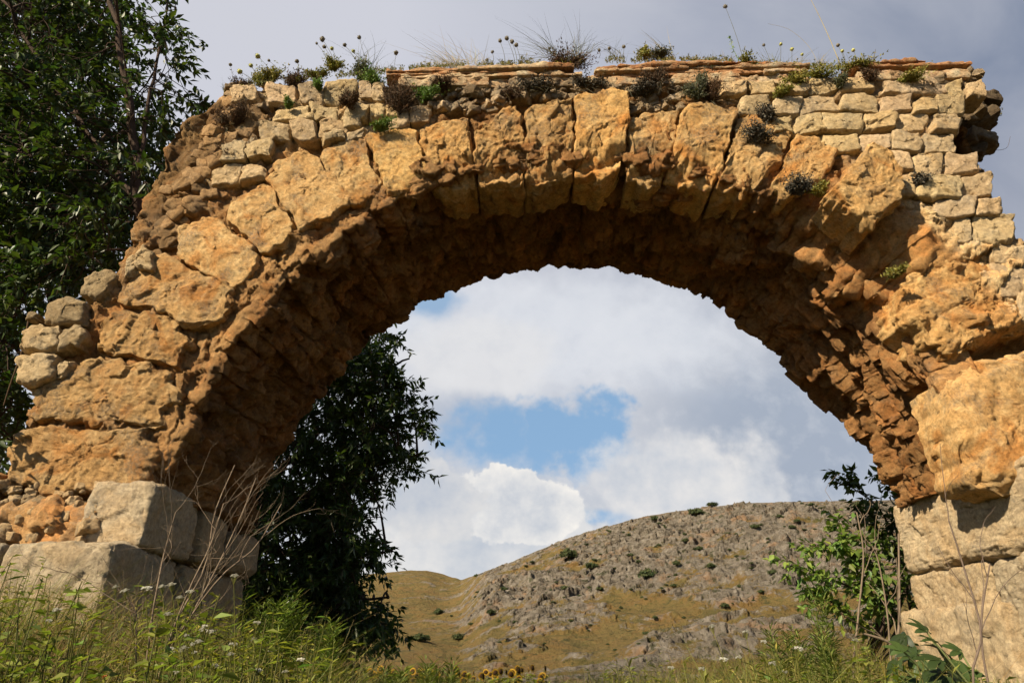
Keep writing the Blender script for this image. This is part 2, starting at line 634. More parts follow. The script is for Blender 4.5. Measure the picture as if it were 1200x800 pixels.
def build_core():
    N = 800
    keys = [(178, (0, 590)), (175, (8, 545)), (170, (24, 500)), (160, (48, 440)), (150, (100, 345)), (140, (143, 305)), (130, (172, 222)),
            (122, (200, 150)), (115, (275, 104)), (105, (440, 96)), (90, (660, 92)), (75, (850, 92)), (60, (1000, 92)),
            (51, (1132, 90)), (45, (1160, 118)), (40, (1172, 165)), (36, (1160, 190)), (28, (1188, 270)), (18, (1255, 385)), (10, (1335, 520)), (6, (1350, 575))]
    kth = np.array([k[0] for k in keys], float)[::-1]
    kp = np.array([P(*k[1], 0.0) for k in keys])[::-1]
    th = np.linspace(178, 6, N)
    ox = np.interp(th, kth, kp[:, 0])
    oz = np.interp(th, kth, kp[:, 2])
    a = np.radians(th)
    q = np.stack([th * 0.11, np.zeros(N), np.zeros(N)], 1)
    wob = fbm(q, 4, 3) * 0.08
    ox = ox + np.cos(a) * wob
    oz = oz + np.sin(a) * wob * 0.6
    right = sstep(75, 30, th)
    topw = sstep(30, 10, np.abs(th - 90))
    # front edge of the soffit is broken back, most of all on the right haunch
    ero = 0.03 + 0.05 * right + 0.06 * np.clip(fbm(q * 2.2, 3, 9), -0.3, 1)
    rho = 0.06 + 0.36 * sstep(66, 48, th) * sstep(20, 34, th) + 0.03 * right + 0.04 * (fbm(q * 1.7, 3, 21))
    rho = np.clip(rho, 0.04, 0.46)
    ix, iz = CX + (RAD + ero) * np.cos(a), CZ + (RAD + ero) * np.sin(a)
    DROP = (0.10 + 0.05 * fbm(q * 1.3, 3, 77)) * sstep(0.1, 0.6, np.sin(a))
    bx, bz = CX + (RAD - DROP) * np.cos(a), CZ + (RAD - DROP) * np.sin(a)
    # left springing bends to the vertical
    nf, nc, ns, nb, nt = 170, 26, 170, 40, 30
    FY = 0.035
    cols, w_soff = [], []
    for v in np.linspace(1, 0, nf) ** 1.15:
        # front face, outer -> inner (stop one chamfer above the edge)
        k = v
        x0, z0 = ix + rho * np.cos(a), iz + rho * np.sin(a)
        cols.append(np.stack([x0 + (ox - x0) * k, np.full(N, FY), z0 + (oz - z0) * k], 1))
        w_soff.append(0.0)
    for t in np.linspace(0, 1, nc)[1:]:
        ang = t * math.pi / 2
        rr = RAD + ero + rho * (1 - math.sin(ang))
        yy = FY + rho * 1.3 * (1 - math.cos(ang))
        cols.append(np.stack([CX + rr * np.cos(a), yy, CZ + rr * np.sin(a)], 1))
        w_soff.append(t)
    y0 = FY + rho * 1.3
    for t in np.linspace(0, 1, ns)[1:]:
        rr = RAD + ero * (1 - t) ** 2 - DROP * t ** 1.5
        cols.append(np.stack([CX + rr * np.cos(a), y0 + (TH - y0) * t, CZ + rr * np.sin(a)], 1))
        w_soff.append(1.0)
    for v in np.linspace(0, 1, nb)[1:]:
        cols.append(np.stack([bx + (ox - bx) * v, np.full(N, TH), bz + (oz - bz) * v], 1))
        w_soff.append(0.3)
    for t in np.linspace(0, 1, nt)[1:-1]:
        cols.append(np.stack([ox, np.full(N, TH + (FY - TH) * t), oz], 1))
        w_soff.append(0.0)
    G = np.stack(cols, 1)
    M = G.shape[1]
    W = np.tile(np.array(w_soff), (N, 1))
    nor = -grid_normals(G, True)
    # outward check on the front face
    if nor[N // 2, 40, 1] > 0:
        nor = -nor
    Vp = G.reshape(-1, 3)
    Wp = W.reshape(-1)
    TH_ = np.repeat(th, M)
    ar = np.radians(TH_)
    R_ = np.repeat(right, M)
    # circumferential coordinates for the soffit
    sc = np.stack([ar * RAD, Vp[:, 1], np.hypot(Vp[:, 0] - CX, Vp[:, 2] - CZ)], 1)
    d_face = 0.045 * fbm(Vp * 2.2, 4, 1) + 0.05 * facets(Vp * 5.0, 2) + 0.03 * facets(Vp * 12.0, 22) + 0.012 * fbm(Vp * 17, 5, 3, 0.6)
    f1, f2, cid = worley(Vp * (9, 9, 9) + 0.35 * np.stack([perlin(Vp * 6, 5), perlin(Vp * 6, 6), perlin(Vp * 6, 7)], 1), 4)
    d_face += 0.014 * np.clip(f2 - f1, 0, 0.5)
    skew = sc + np.stack([0 * ar, 0.28 * ar, 0 * ar], 1)
    gro = ridged(skew * (0.9, 5.0, 1.2), 4, 31)
    lum = fbm(sc * 1.7, 4, 33)
    kn = ridged(sc * 4.2, 5, 35, 0.55)
    g1, g2, gid = worley(sc * (3.6, 4.0, 3) + 0.3 * np.stack([perlin(sc * 4, 45), perlin(sc * 4, 46), perlin(sc * 4, 47)], 1), 36)
    blocky = np.clip((g2 - g1) * 2.2, 0, 1)
    h1, h2, hid = worley(sc * 11.0, 38)
    p1_, p2_, pid = worley(sc * (2.2, 2.6, 2.0) + 0.4 * np.stack([perlin(sc * 3, 55), perlin(sc * 3, 56), perlin(sc * 3, 57)], 1), 58)
    fw = sc + 0.05 * np.stack([perlin(sc * 5, 65), perlin(sc * 5, 66), perlin(sc * 5, 67)], 1)
    fa = 0.10 * facets(fw * (2.6, 3.4, 2.6), 68) + 0.055 * facets(fw * (6.5, 8.0, 6.5), 69) + 0.02 * facets(fw * 16, 70)
    fa = fa * (1 - 0.3 * R_)
    d_soff = (0.10 * lum + 0.03 * kn + fa + 0.09 * (pid - 0.5) * np.clip((p2_ - p1_) * 6, 0, 1) - 0.03 * np.exp(-((p2_ - p1_) / 0.06) ** 2) + 0.02 * fbm(sc * 14, 5, 37, 0.6) + 0.03 * np.clip(h2 - h1, 0, 0.6)
              + R_ * (0.16 * gro + 0.07 * ridged(skew * (1.6, 7.0, 2.0), 4, 39)) + (1 - R_) * (0.03 * (blocky - 0.5) + 0.05 * (gid - 0.5)))
    d_soff *= 1 - 0.2 * sstep(0.95, 1.35, Vp[:, 1]) * (1 - R_)
    # courses of the soffit blocks over the crown
    per = np.abs(((TH_ + 1.5 * perlin(np.stack([sc[:, 1] * 1.5, sc[:, 0] * 0.2, sc[:, 1] * 0], 1), 8)) / 8.1) % 1 - 0.5) * 2
    jt = sstep(0.93, 1.0, per) * (1 - R_) * sstep(1.25, 0.6, Vp[:, 1]) * np.clip(0.6 + 2.0 * perlin(sc * 1.3, 19), 0, 1)
    d_soff -= 0.06 * jt
    rim = np.exp(-((Wp - 0.5) / 0.33) ** 2) * ((Wp > 0) & (Wp < 1))
    near_front = np.exp(-np.clip(Vp[:, 1] - 0.1, 0, 9) / 0.25) * (Wp > 0.4)
    d_soff += near_front * 0.06 * ridged(sc * 6.0, 4, 51)
    d = d_face * (1 - Wp) + d_soff * Wp
    # jagged lip between face and soffit
    d += rim * 0.07 * ridged(Vp * 4.5, 4, 12)
    V = Vp + nor.reshape(-1, 3) * d[:, None]
    front = (Wp < 0.5) & (Vp[:, 1] < 0.3)
    # the broken hole at the right end, where the facing has fallen off
    hole = px_area(Vp, [(1124, 112), (1175, 100), (1178, 196), (1146, 186), (1120, 160)], 10)
    V[:, 1] += np.where(front, hole * 0.55, 0)
    ringz = sstep(0.12, 0.25, np.hypot(Vp[:, 0] - CX, Vp[:, 2] - CZ) - RAD) * sstep(0.95, 0.8, np.hypot(Vp[:, 0] - CX, Vp[:, 2] - CZ) - RAD) * sstep(46, 56, TH_) * sstep(182, 170, TH_)
    V[:, 1] += np.where(front, ringz * 0.015, 0)
    # faces fall back on the far left end
    lf = sstep(160, 60, project(Vp)[0]) * sstep(620, 250, project(Vp)[1])
    V[:, 1] += np.where(front, lf * 0.05, 0)
    gap = px_area(Vp, [(1092, 432), (1110, 418), (1200, 386), (1280, 372), (1280, 402), (1200, 410), (1112, 446)], 8)
    V[:, 1] += np.where(front, gap * 0.32, 0)
    # stratified rock of the right haunch
    strat = px_area(Vp, [(985, 250), (1065, 235), (1150, 280), (1230, 350), (1230, 400), (1105, 425), (1060, 360), (1000, 320)], 12)
    sd = np.stack([Vp[:, 0] * 0.82 + Vp[:, 2] * 0.57, Vp[:, 1] * 2, -Vp[:, 0] * 0.57 + Vp[:, 2] * 0.82], 1)
    lay = ridged(sd * (1.6, 1.6, 8.0), 4, 61)
    V[:, 1] -= np.where(front, strat * (0.02 * lay + 0.05 * fbm(sd * (2, 2, 4), 3, 63) + 0.02), 0)
    tint = 0.86 + 0.28 * cid
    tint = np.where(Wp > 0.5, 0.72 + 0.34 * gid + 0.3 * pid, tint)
    tint3 = np.stack([tint, tint, tint], 1)
    st3 = np.where(front, strat, 0)[:, None]
    tint3 = tint3 * (1 + st3 * np.array([0.42, 0.42, 0.30]))
    lime = np.maximum(px_area(Vp, [(300, 92), (520, 88), (512, 150), (455, 160), (400, 172), (330, 170), (300, 215), (240, 220), (262, 165), (300, 140)], 10),
                      px_area(Vp, [(800, 88), (1150, 80), (1160, 230), (1250, 380), (1190, 380), (1110, 290), (1050, 235), (980, 180), (900, 140), (830, 128)], 10))
    lime = np.where(front, lime, 0)[:, None]
    tint3 = tint3 * (1 + lime * np.array([0.45, 0.85, 1.5]))
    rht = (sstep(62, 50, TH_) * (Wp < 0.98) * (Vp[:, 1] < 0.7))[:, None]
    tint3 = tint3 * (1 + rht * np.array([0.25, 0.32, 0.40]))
    lft = (sstep(96, 112, TH_) * (Wp < 0.75) * front)[:, None]
    tint3 = tint3 * (1 + lft * np.array([0.28, 0.40, 0.50]))
    soil = px_area(Vp, [(190, 150), (270, 98), (300, 105), (295, 150), (255, 200), (230, 230), (200, 250), (165, 260)], 14)
    soil = np.where(front, soil, 0)[:, None]
    tint3 = tint3 * (1 - soil * np.array([0.42, 0.40, 0.38]))
    Q = grid_quads(N, M, wrap_m=True)[:, ::-1]
    capL = np.arange(M)
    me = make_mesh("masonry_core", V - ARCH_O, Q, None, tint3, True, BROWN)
    import bmesh
    bm = bmesh.new()
    bm.from_mesh(me)
    bm.verts.ensure_lookup_table()
    for i0 in (0, (N - 1) * M):
        try:
            bm.faces.new([bm.verts[i0 + j] for j in range(M)])
        except ValueError:
            pass
    bmesh.ops.recalc_face_normals(bm, faces=bm.faces[:])
    bm.to_mesh(me)
    bm.free()
    return obj("masonry_core", me, arch)


build_core()


# ------------------------------------------------------------------ single stones
def resample(poly, M):
    poly = np.asarray(poly, float)
    q = np.vstack([poly, poly[:1]])
    L = np.concatenate([[0], np.cumsum(np.linalg.norm(np.diff(q, axis=0), axis=1))])
    s = np.linspace(0, L[-1], M, endpoint=False)
    return np.stack([np.interp(s, L, q[:, k]) for k in (0, 1)], 1)


def stone(mb, poly, y0, depth=0.25, seed=0, M=96, rings=26, bulge=0.02, edge=0.035, rough=0.012, tilt=(0, 0), tint=(1, 1, 1), chip=0.012, corner=3, crag=0.0, spall=0.05, wear=0.0, strata=None):
    """one stone set in the front face: POLY is its outline in (x, z), Y0 where its face stands"""
    o = resample(poly, M)
    for _ in range(corner):
        o = 0.5 * o + 0.25 * (np.roll(o, 1, 0) + np.roll(o, -1, 0))
    c = o.mean(0)
    size = np.sqrt(np.abs(np.sum(o[:, 0] * np.roll(o[:, 1], -1) - np.roll(o[:, 0], -1) * o[:, 1])) / 2)
    nv = np.stack([o[:, 0] * 7, o[:, 1] * 7, np.full(M, seed * 3.7)], 1)
    rr = o - c
    o = c + rr * (1 + (chip / size * 3.2) * fbm(nv, 4, seed))[:, None]
    fs = np.concatenate([np.linspace(0.02, 0.8, rings // 2), 1 - (1 - 0.8) * (np.linspace(1, 0, rings - rings // 2 + 1)[1:] ** 1.6)])
    half = size * 0.5
    V, W = [], []
    for f in fs:
        dist = (1 - f) * half                        # distance to the outline, roughly
        t = np.clip(1 - dist / edge, 0, 1)
        y = y0 + edge * (1 - np.sqrt(np.maximum(1 - t * t, 0))) - bulge * (1 - f * f)
        xz = c + (o - c) * f
        yy = y + tilt[0] * (xz[:, 0] - c[0]) + tilt[1] * (xz[:, 1] - c[1])
        V.append(np.stack([xz[:, 0], yy, xz[:, 1]], 1))
        W.append(np.full(M, t))
    ylast = V[-1][:, 1]
    nd = max(5, int(depth / 0.02))
    for k in range(1, nd + 1):
        s = k / nd
        xz = c + (o - c) * (1 - 0.04 * s * s)
        V.append(np.stack([xz[:, 0], ylast + depth * s, xz[:, 1]], 1))
        W.append(np.full(M, 1.0))
    G = np.stack(V)
    n = G.shape[0]
    W = np.concatenate(W)
    Vp = G.reshape(-1, 3)
    out = np.zeros((n, M, 3))
    dxy = (o - c) / (np.linalg.norm(o - c, axis=1, keepdims=True) + 1e-9)
    out[:, :, 0] = dxy[None, :, 0]
    out[:, :, 2] = dxy[None, :, 1]
    out = out.reshape(-1, 3)
    ang = W * math.pi / 2
    nor = out * np.sin(ang)[:, None] + np.array([0, -1, 0]) * np.cos(ang)[:, None]
    sv = Vp + np.array([seed * 1.3, seed * 0.7, seed * 2.1])
    wv = sv + 0.03 * np.stack([perlin(sv * 9, 1), perlin(sv * 9, 2), perlin(sv * 9, 3)], 1)
    d = rough * (0.9 * fbm(sv * 2.6, 3, 71) + 0.9 * facets(wv * 6.5, 72) + 0.5 * facets(wv * 15, 73) + 0.28 * fbm(sv * 26, 4, 74, 0.6))
    if crag:
        k1, k2, kid = worley(sv * 7.0 + 0.4 * perlin(sv * 5, 3)[:, None], 74)
        d += crag * (0.35 * ridged(sv * 3.2, 4, 75) + 1.0 * (kid - 0.5) * np.clip((k2 - k1) * 7, 0, 1))
    if strata:
        a_ = rad(strata[0])
        al = Vp[:, 0] * math.cos(a_) + Vp[:, 2] * math.sin(a_)
        ac = -Vp[:, 0] * math.sin(a_) + Vp[:, 2] * math.cos(a_)
        ac = ac + 0.05 * fbm(np.stack([al * 2, ac * 2, Vp[:, 1]], 1), 3, 78)
        ly = ac * strata[2]
        fr = ly - np.floor(ly)
        stepn = perlin(np.stack([np.floor(ly) * 3.7, al * 3.0, Vp[:, 1] * 2], 1), 79)
        d += strata[1] * (1.2 * stepn - 0.5 * np.exp(-((fr - 0.04) / 0.10) ** 2) + 0.5 * facets(np.stack([al * 3.2, ac * 11, Vp[:, 1] * 5], 1), 80))
    V = Vp + nor * d[:, None]
    # edges spalled here and there
    sp = np.clip(fbm(sv * 3.3, 3, 76) * 2.2, 0, 1) * np.clip(W * 1.6, 0, 1)
    V[:, 1] += sp * spall
    if wear:
        rc = np.hypot(V[:, 0] - CX, V[:, 2] - CZ)
        w = sstep(RAD + 0.30, RAD - 0.04, rc)
        V[:, 1] += wear * w * w * (0.05 + 0.09 * ridged(V * (5, 2, 5), 4, 77))
    Q = grid_quads(n, M, wrap_m=True)
    ctr = V[:M].mean(0)
    V = np.vstack([V, ctr])
    ci = n * M
    T = np.stack([np.full(M, ci), np.arange(M), (np.arange(M) + 1) % M], 1)
    tn = np.asarray(tint, float)
    mb.add(V, Q[:, ::-1], T[:, ::-1], np.tile(tn, (len(V), 1)))


def px_poly(pts, Y=0.0):
    return np.array([P(x, y, Y)[[0, 2]] for x, y in pts])


VOUS = [
    # outline in the photo, y of the face, tint, tilt, roughness, crag, label
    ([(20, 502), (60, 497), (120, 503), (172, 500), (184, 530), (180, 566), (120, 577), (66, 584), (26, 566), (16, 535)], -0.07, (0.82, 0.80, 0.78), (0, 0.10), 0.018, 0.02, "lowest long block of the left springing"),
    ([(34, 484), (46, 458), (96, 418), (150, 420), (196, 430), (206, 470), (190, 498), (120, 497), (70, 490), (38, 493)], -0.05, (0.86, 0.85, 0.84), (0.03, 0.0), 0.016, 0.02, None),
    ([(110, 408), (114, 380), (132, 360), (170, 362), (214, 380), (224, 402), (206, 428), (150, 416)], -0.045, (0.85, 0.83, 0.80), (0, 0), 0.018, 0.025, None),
    ([(140, 355), (150, 322), (172, 296), (200, 300), (270, 338), (262, 374), (222, 382), (180, 362)], -0.055, (0.94, 0.93, 0.92), (0.02, 0.02), 0.014, 0.012, None),
    ([(204, 298), (212, 270), (236, 254), (262, 260), (304, 297), (290, 326), (270, 335)], -0.05, (1.12, 1.14, 1.15), (0, 0), 0.011, 0.0, None),
    ([(264, 256), (274, 236), (306, 213), (320, 222), (348, 266), (334, 284), (307, 297)], -0.055, (1.08, 1.10, 1.10), (0, 0), 0.011, 0.0, None),
    ([(311, 211), (322, 192), (358, 177), (374, 184), (412, 234), (400, 250), (352, 270)], -0.06, (1.06, 1.06, 1.05), (0.02, 0.0), 0.011, 0.0, None),
    ([(372, 180), (398, 164), (425, 160), (447, 220), (430, 234), (402, 243)], -0.045, (1.0, 1.02, 1.02), (0, 0), 0.013, 0.01, None),
    ([(427, 158), (455, 150), (489, 149), (503, 203), (480, 218), (454, 226)], -0.05, (1.12, 1.12, 1.0), (0.0, 0.03), 0.012, 0.01, None),
    ([(491, 150), (520, 142), (549, 138), (557, 206), (532, 216), (505, 206)], -0.04, (1.04, 1.0, 0.9), (0, 0), 0.018, 0.025, None),
    ([(554, 152), (575, 148), (585, 130), (606, 123), (613, 150), (614, 207), (588, 212), (560, 211)], -0.055, (0.9, 0.86, 0.8), (0, 0.0), 0.02, 0.025, None),
    ([(615, 130), (640, 119), (671, 116), (671, 199), (650, 203), (632, 212), (617, 209)], -0.05, (0.86, 0.84, 0.8), (0, 0), 0.02, 0.022, "brown pitted crown voussoir"),
    ([(674, 118), (700, 110), (736, 113), (734, 150), (728, 192), (706, 204), (675, 196)], -0.085, (1.16, 1.1, 0.95), (-0.06, -0.05), 0.013, 0.01, "bright orange crown voussoir standing proud"),
    ([(739, 138), (765, 130), (796, 130), (790, 168), (780, 205), (757, 210), (738, 199)], -0.04, (1.02, 1.04, 1.05), (0.03, 0), 0.014, 0.01, None),
    ([(799, 130), (830, 126), (864, 134), (852, 175), (836, 214), (805, 212), (782, 203)], -0.07, (1.1, 1.08, 1.0), (0.02, -0.08), 0.014, 0.012, None),
    ([(869, 136), (900, 128), (930, 158), (915, 184), (897, 208), (872, 226), (844, 212), (856, 172)], -0.05, (0.98, 0.97, 0.95), (0.03, 0), 0.018, 0.02, None),
    ([(933, 158), (956, 160), (982, 176), (972, 200), (950, 222), (925, 232), (905, 214)], -0.055, (1.02, 1.0, 0.95), (0.03, 0), 0.016, 0.015, None),
    ([(1008, 192), (1030, 200), (1050, 222), (1042, 250), (1010, 280), (985, 268), (960, 245), (985, 212)], -0.20, (1.06, 1.04, 0.98), (0.10, -0.05), 0.014, 0.015, "loose block jutting out of the right haunch"),
    ([(1056, 330), (1080, 300), (1118, 292), (1165, 314), (1200, 345), (1250, 362), (1190, 390), (1112, 418), (1088, 398), (1064, 366)], 0.0, (1.02, 0.97, 0.88), (0.02, 0.08), 0.02, 0.015, "layered rock above the gaping joint"),
    ([(1109, 440), (1150, 420), (1200, 406), (1275, 396), (1300, 480), (1290, 560), (1235, 576), (1185, 580), (1152, 568), (1126, 515)], -0.02, (1.06, 1.05, 1.02), (0.02, 0.02), 0.014, 0.012, "huge block below the gaping joint"),
]
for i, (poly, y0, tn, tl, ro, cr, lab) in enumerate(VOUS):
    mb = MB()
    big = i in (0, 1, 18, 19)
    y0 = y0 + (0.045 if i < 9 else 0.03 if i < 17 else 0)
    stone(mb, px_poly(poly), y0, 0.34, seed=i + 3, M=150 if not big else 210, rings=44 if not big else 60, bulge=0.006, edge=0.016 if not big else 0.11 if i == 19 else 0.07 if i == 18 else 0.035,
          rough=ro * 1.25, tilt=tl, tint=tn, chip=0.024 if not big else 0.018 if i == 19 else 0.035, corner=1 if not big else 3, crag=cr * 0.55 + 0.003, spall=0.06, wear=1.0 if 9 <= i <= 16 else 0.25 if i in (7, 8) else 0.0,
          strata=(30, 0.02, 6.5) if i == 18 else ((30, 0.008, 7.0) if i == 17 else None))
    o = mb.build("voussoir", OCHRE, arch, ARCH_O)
    if lab:
        o["label"] = lab

# ------------------------------------------------------------------ rounded, chipped block
def block(mb, lo, hi, seed=0, n=26, r=0.04, rough=0.012, tint=(1, 1, 1), crag=0.0, skew=None):
    lo, hi = np.asarray(lo, float), np.asarray(hi, float)
    c, h = (lo + hi) / 2, (hi - lo) / 2
    faces_V, faces_Q, off = [], [], 0
    u = np.linspace(-1, 1, n)
    U, Wv = np.meshgrid(u, u, indexing='ij')
    for ax in range(3):
        for s in (-1, 1):
            p = np.zeros((n, n, 3))
            p[..., ax] = s
            a, b = (ax + 1) % 3, (ax + 2) % 3
            p[..., a] = U
            p[..., b] = Wv
            q = grid_quads(n, n)
            if s < 0:
                q = q[:, ::-1]
            faces_V.append(p.reshape(-1, 3))
            faces_Q.append(q + off)
            off += n * n
    p = np.concatenate(faces_V) * h
    Q = np.concatenate(faces_Q)
    r = min(r, h.min() * 0.9)
    inner = np.clip(p, -(h - r), h - r)
    dv = p - inner
    ln = np.linalg.norm(dv, axis=1, keepdims=True)
    nor = dv / (ln + 1e-9)
    V = inner + nor * r + c
    sv = V + seed * np.array([1.7, 2.3, 0.9])
    d = rough * (0.9 * fbm(sv * 3.0, 3, 81) + 1.0 * facets(sv * 5.5, 82) + 0.6 * facets(sv * 14, 87) + 0.3 * fbm(sv * 30, 4, 83, 0.6)) + 0.015 * fbm(sv * 1.5, 2, 84)
    edge = (np.sum(np.abs(np.abs(V - c) - h) < 0.05, axis=1) > 1)
    d -= np.where(edge, 0.02 * np.clip(fbm(sv * 6, 3, 85) + 0.1, 0, 1), 0)
    if crag:
        d += crag * ridged(sv * 3.0, 4, 86)
    V = V + nor * d[:, None]
    if skew is not None:
        V = c + (V - c) @ np.asarray(skew).T
    mb.add(V, Q, None, np.tile(np.asarray(tint, float), (len(V), 1)))


def rotz(a, b=0.0):
    m = Matrix.Rotation(a, 3, 'Z') @ Matrix.Rotation(b, 3, 'Y')
    return np.array(m)


# ------------------------------------------------------------------ small coursed facing stones (pattern of one part each side)
def jig(poly, amt, seed):
    r = np.random.default_rng(seed)
    return np.asarray(poly, float) + r.normal(0, amt, (len(poly), 2))


def facing(name, courses, seed0, mat=PALE, y0=-0.005):
    mb = MB()
    k = seed0
    for cs in courses:
        (yl, yr, hl, hr, xs) = cs
        n = len(xs) - 1
        xa, xb = xs[0], xs[-1]
        for j in range(n):
            x1, x2 = xs[j], xs[j + 1]
            f1, f2 = (x1 - xa) / (xb - xa), (x2 - xa) / (xb - xa)
            t1, t2 = yl + (yr - yl) * f1, yl + (yr - yl) * f2
            b1, b2 = t1 + hl + (hr - hl) * f1, t2 + hl + (hr - hl) * f2
            g = 0.3
            p = [(x1 + g, t1 + g), ((x1 + x2) / 2, (t1 + t2) / 2 + g * 0.7), (x2 - g, t2 + g), (x2 - g, b2 - g), ((x1 + x2) / 2, (b1 + b2) / 2 - g * 0.7), (x1 + g, b1 - g)]
            p = jig(p, 1.5, k)
            r = np.random.default_rng(k)
            t = r.uniform(0.9, 1.1)
            stone(mb, px_poly(p), y0 - r.uniform(0, 0.03), 0.16, seed=k, M=64, rings=18, bulge=r.uniform(0.0, 0.012), edge=r.uniform(0.008, 0.022),
                  rough=r.uniform(0.010, 0.018), crag=0.004, spall=0.03, tint=(t * r.uniform(0.98, 1.05), t, t * r.uniform(0.88, 1.04)), chip=0.013, corner=1, tilt=(r.normal(0, .08), r.normal(0, .08)))
            k += 1
    return mb.build(name, mat, arch, ARCH_O)


facing("facing_stones", [
    (102, 98, 22, 20, [270, 300]),
    (100, 97, 23, 22, [313, 348, 379, 420, 436, 452]),
    (126, 123, 17, 18, [322, 364, 401, 433, 452, 470]),
    (144, 140, 24, 21, [304, 341, 373, 405]),
    (143, 138, 15, 13, [374, 400, 424]),
    (158, 150, 12, 12, [376, 405, 428]),
    (172, 164, 20, 22, [262, 290, 318]),
    (196, 190, 22, 20, [246, 282, 310]),
    (130, 122, 22, 20, [455, 480, 505]),
], 100)
facing("facing_stones", [
    (97, 92, 16, 17, [845, 876, 912, 950, 985, 1022]),
    (96, 90, 17, 22, [1030, 1066, 1112]),
    (114, 112, 22, 21, [868, 902, 938, 982, 1030, 1068]),
    (136, 133, 22, 22, [905, 930, 964, 1010, 1050, 1086]),
    (158, 156, 22, 24, [965, 1005, 1042, 1080]),
    (178, 180, 20, 24, [1012, 1040, 1066]),
    (98, 92, 22, 26, [1106, 1128, 1150]),
    (115, 112, 21, 22, [1068, 1098, 1128]),
    (134, 132, 26, 25, [1088, 1124]),
    (159, 157, 23, 22, [1080, 1119]),
    (181, 177, 27, 28, [1066, 1106, 1150]),
    (208, 204, 26, 28, [1070, 1124, 1163]),
    (234, 230, 24, 24, [1092, 1142, 1172]),
    (256, 252, 32, 34, [1116, 1140, 1188]),
    (286, 286, 26, 26, [1160, 1208]),
    (310, 308, 40, 40, [1162, 1216]),
    (345, 345, 36, 36, [1192, 1236]),
    (212, 212, 20, 20, [1050, 1072]),
], 300)
# rubble bedded in the earthy core of the left shoulder
mb = MB()
for k in range(150):
    r = np.random.default_rng(7000 + k)
    t_ = r.uniform(0, 1)
    px = 150 + 115 * t_ + r.uniform(14, 50)
    py = 292 - 165 * t_ + r.uniform(-20, 20)
    if px > 262 and py > 190:
        continue
    p = P(px, py, 0.055 + r.uniform(-0.02, 0.03) + 0.05 * sstep(200, 150, px))
    s = r.uniform(0.018, 0.06)
    t = r.uniform(0.35, 0.85)
    block(mb, p - s * np.array([1.25, 1, .75]), p + s * np.array([1.25, 1, .75]), seed=k + 31, n=12, r=s * 0.2, rough=0.012, crag=0.014, tint=(t * 1.05, t * 0.88, t * 0.72), skew=rotz(r.uniform(-.4, .4), r.uniform(-1, 1)))
mb.build("shoulder_rubble", PALE, arch, ARCH_O)
# worn stones at the ragged left end
mb = MB()
for k, (p, y, t) in enumerate([
    ([(28, 392), (40, 384), (70, 386), (74, 408), (56, 417), (30, 415)], -0.06, 1.0),
    ([(28, 422), (48, 416), (72, 418), (68, 446), (46, 455), (28, 450)], -0.07, 1.02),
    ([(70, 428), (80, 417), (94, 420), (86, 440), (72, 450)], -0.05, 1.05),
    ([(74, 412), (76, 388), (88, 380), (102, 392), (96, 412)], -0.05, 0.8),
    ([(54, 380), (54, 358), (84, 348), (104, 356), (102, 380)], -0.03, 0.62),
    ([(92, 346), (98, 326), (130, 318), (142, 328), (120, 350)], -0.02, 0.66),
    ([(30, 376), (36, 366), (50, 366), (52, 380)], -0.02, 0.55),
    ([(160, 300), (172, 290), (184, 300), (182, 320), (166, 318)], -0.06, 0.95),
    ([(150, 305), (160, 298), (165, 320), (150, 325)], -0.04, 0.95)]):
    stone(mb, px_poly(p), y, 0.3, seed=500 + k, M=80, rings=24, bulge=0.012, edge=0.024, rough=0.014, tint=(t, t, t * 0.97), chip=0.02, corner=2)
mb.build("end_stones", PALE, arch, ARCH_O)


def part_block(name, lo, hi, mat, label=None, **kw):
    mb = MB()
    block(mb, lo, hi, **kw)
    o = mb.build(name, mat, arch, ARCH_O)
    if label:
        o["label"] = label
    return o


# left pier
part_block("pier_block", (-2.40, -0.13, 1.76), (-2.03, 0.5, 2.13), GREY, "pale corner block of the left pier", seed=1, n=44, r=0.035, rough=0.012, tint=(1.12, 1.06, 0.98))
part_block("pier_block", (-2.44, 0.515, 1.755), (-1.99, 0.93, 2.09), GREY, None, seed=2, n=34, r=0.035, tint=(0.95, 0.85, 0.72))
part_block("pier_block", (-2.44, 0.945, 1.755), (-1.95, 1.46, 2.04), GREY, None, seed=3, n=34, r=0.07, tint=(0.9, 0.8, 0.68))
part_block("plinth_block", (-2.62, -0.36, 1.0), (-2.05, 0.4, 1.755), GREY, None, seed=4, n=50, r=0.04, rough=0.016, tint=(0.98, 0.95, 0.9))
part_block("plinth_block", (-3.45, -0.35, 1.0), (-2.64, 0.4, 1.75), GREY, None, seed=5, n=40, r=0.04, rough=0.016, tint=(0.86, 0.84, 0.8))
part_block("plinth_block", (-2.7, 0.42, 1.0), (-2.02, 1.45, 1.745), GREY, None, seed=6, n=44, r=0.05, rough=0.016, tint=(0.85, 0.78, 0.68))
part_block("rubble_core", (-3.5, -0.12, 1.1), (-2.3, 1.4, 2.02), BROWN, None, seed=7, n=80, r=0.10, rough=0.03, crag=0.03, tint=(1.9, 2.1, 2.3))
mb = MB()
for k in range(90):
    r = np.random.default_rng(900 + k)
    x = r.uniform(-3.2, -2.32)
    s = r.uniform(0.010, 0.038) * (1.0 if k > 6 else 1.5)
    z = r.uniform(1.78, 2.12)
    y = -0.055 - 0.08 * (2.12 - z) / 0.36 + r.uniform(-0.02, 0.03)
    t = r.uniform(0.75, 1.2)
    block(mb, (x - s, y - s * 0.8, z - s * 0.7), (x + s, y + s, z + s * 0.7), seed=k + 20, n=12, r=s * 0.18, rough=0.010, crag=0.01, tint=(t, t * 0.95, t * 0.88),
          skew=rotz(r.uniform(-1, 1), r.uniform(-0.5, 0.5)))
mb.build("rubble_fill", PALE, arch, ARCH_O)
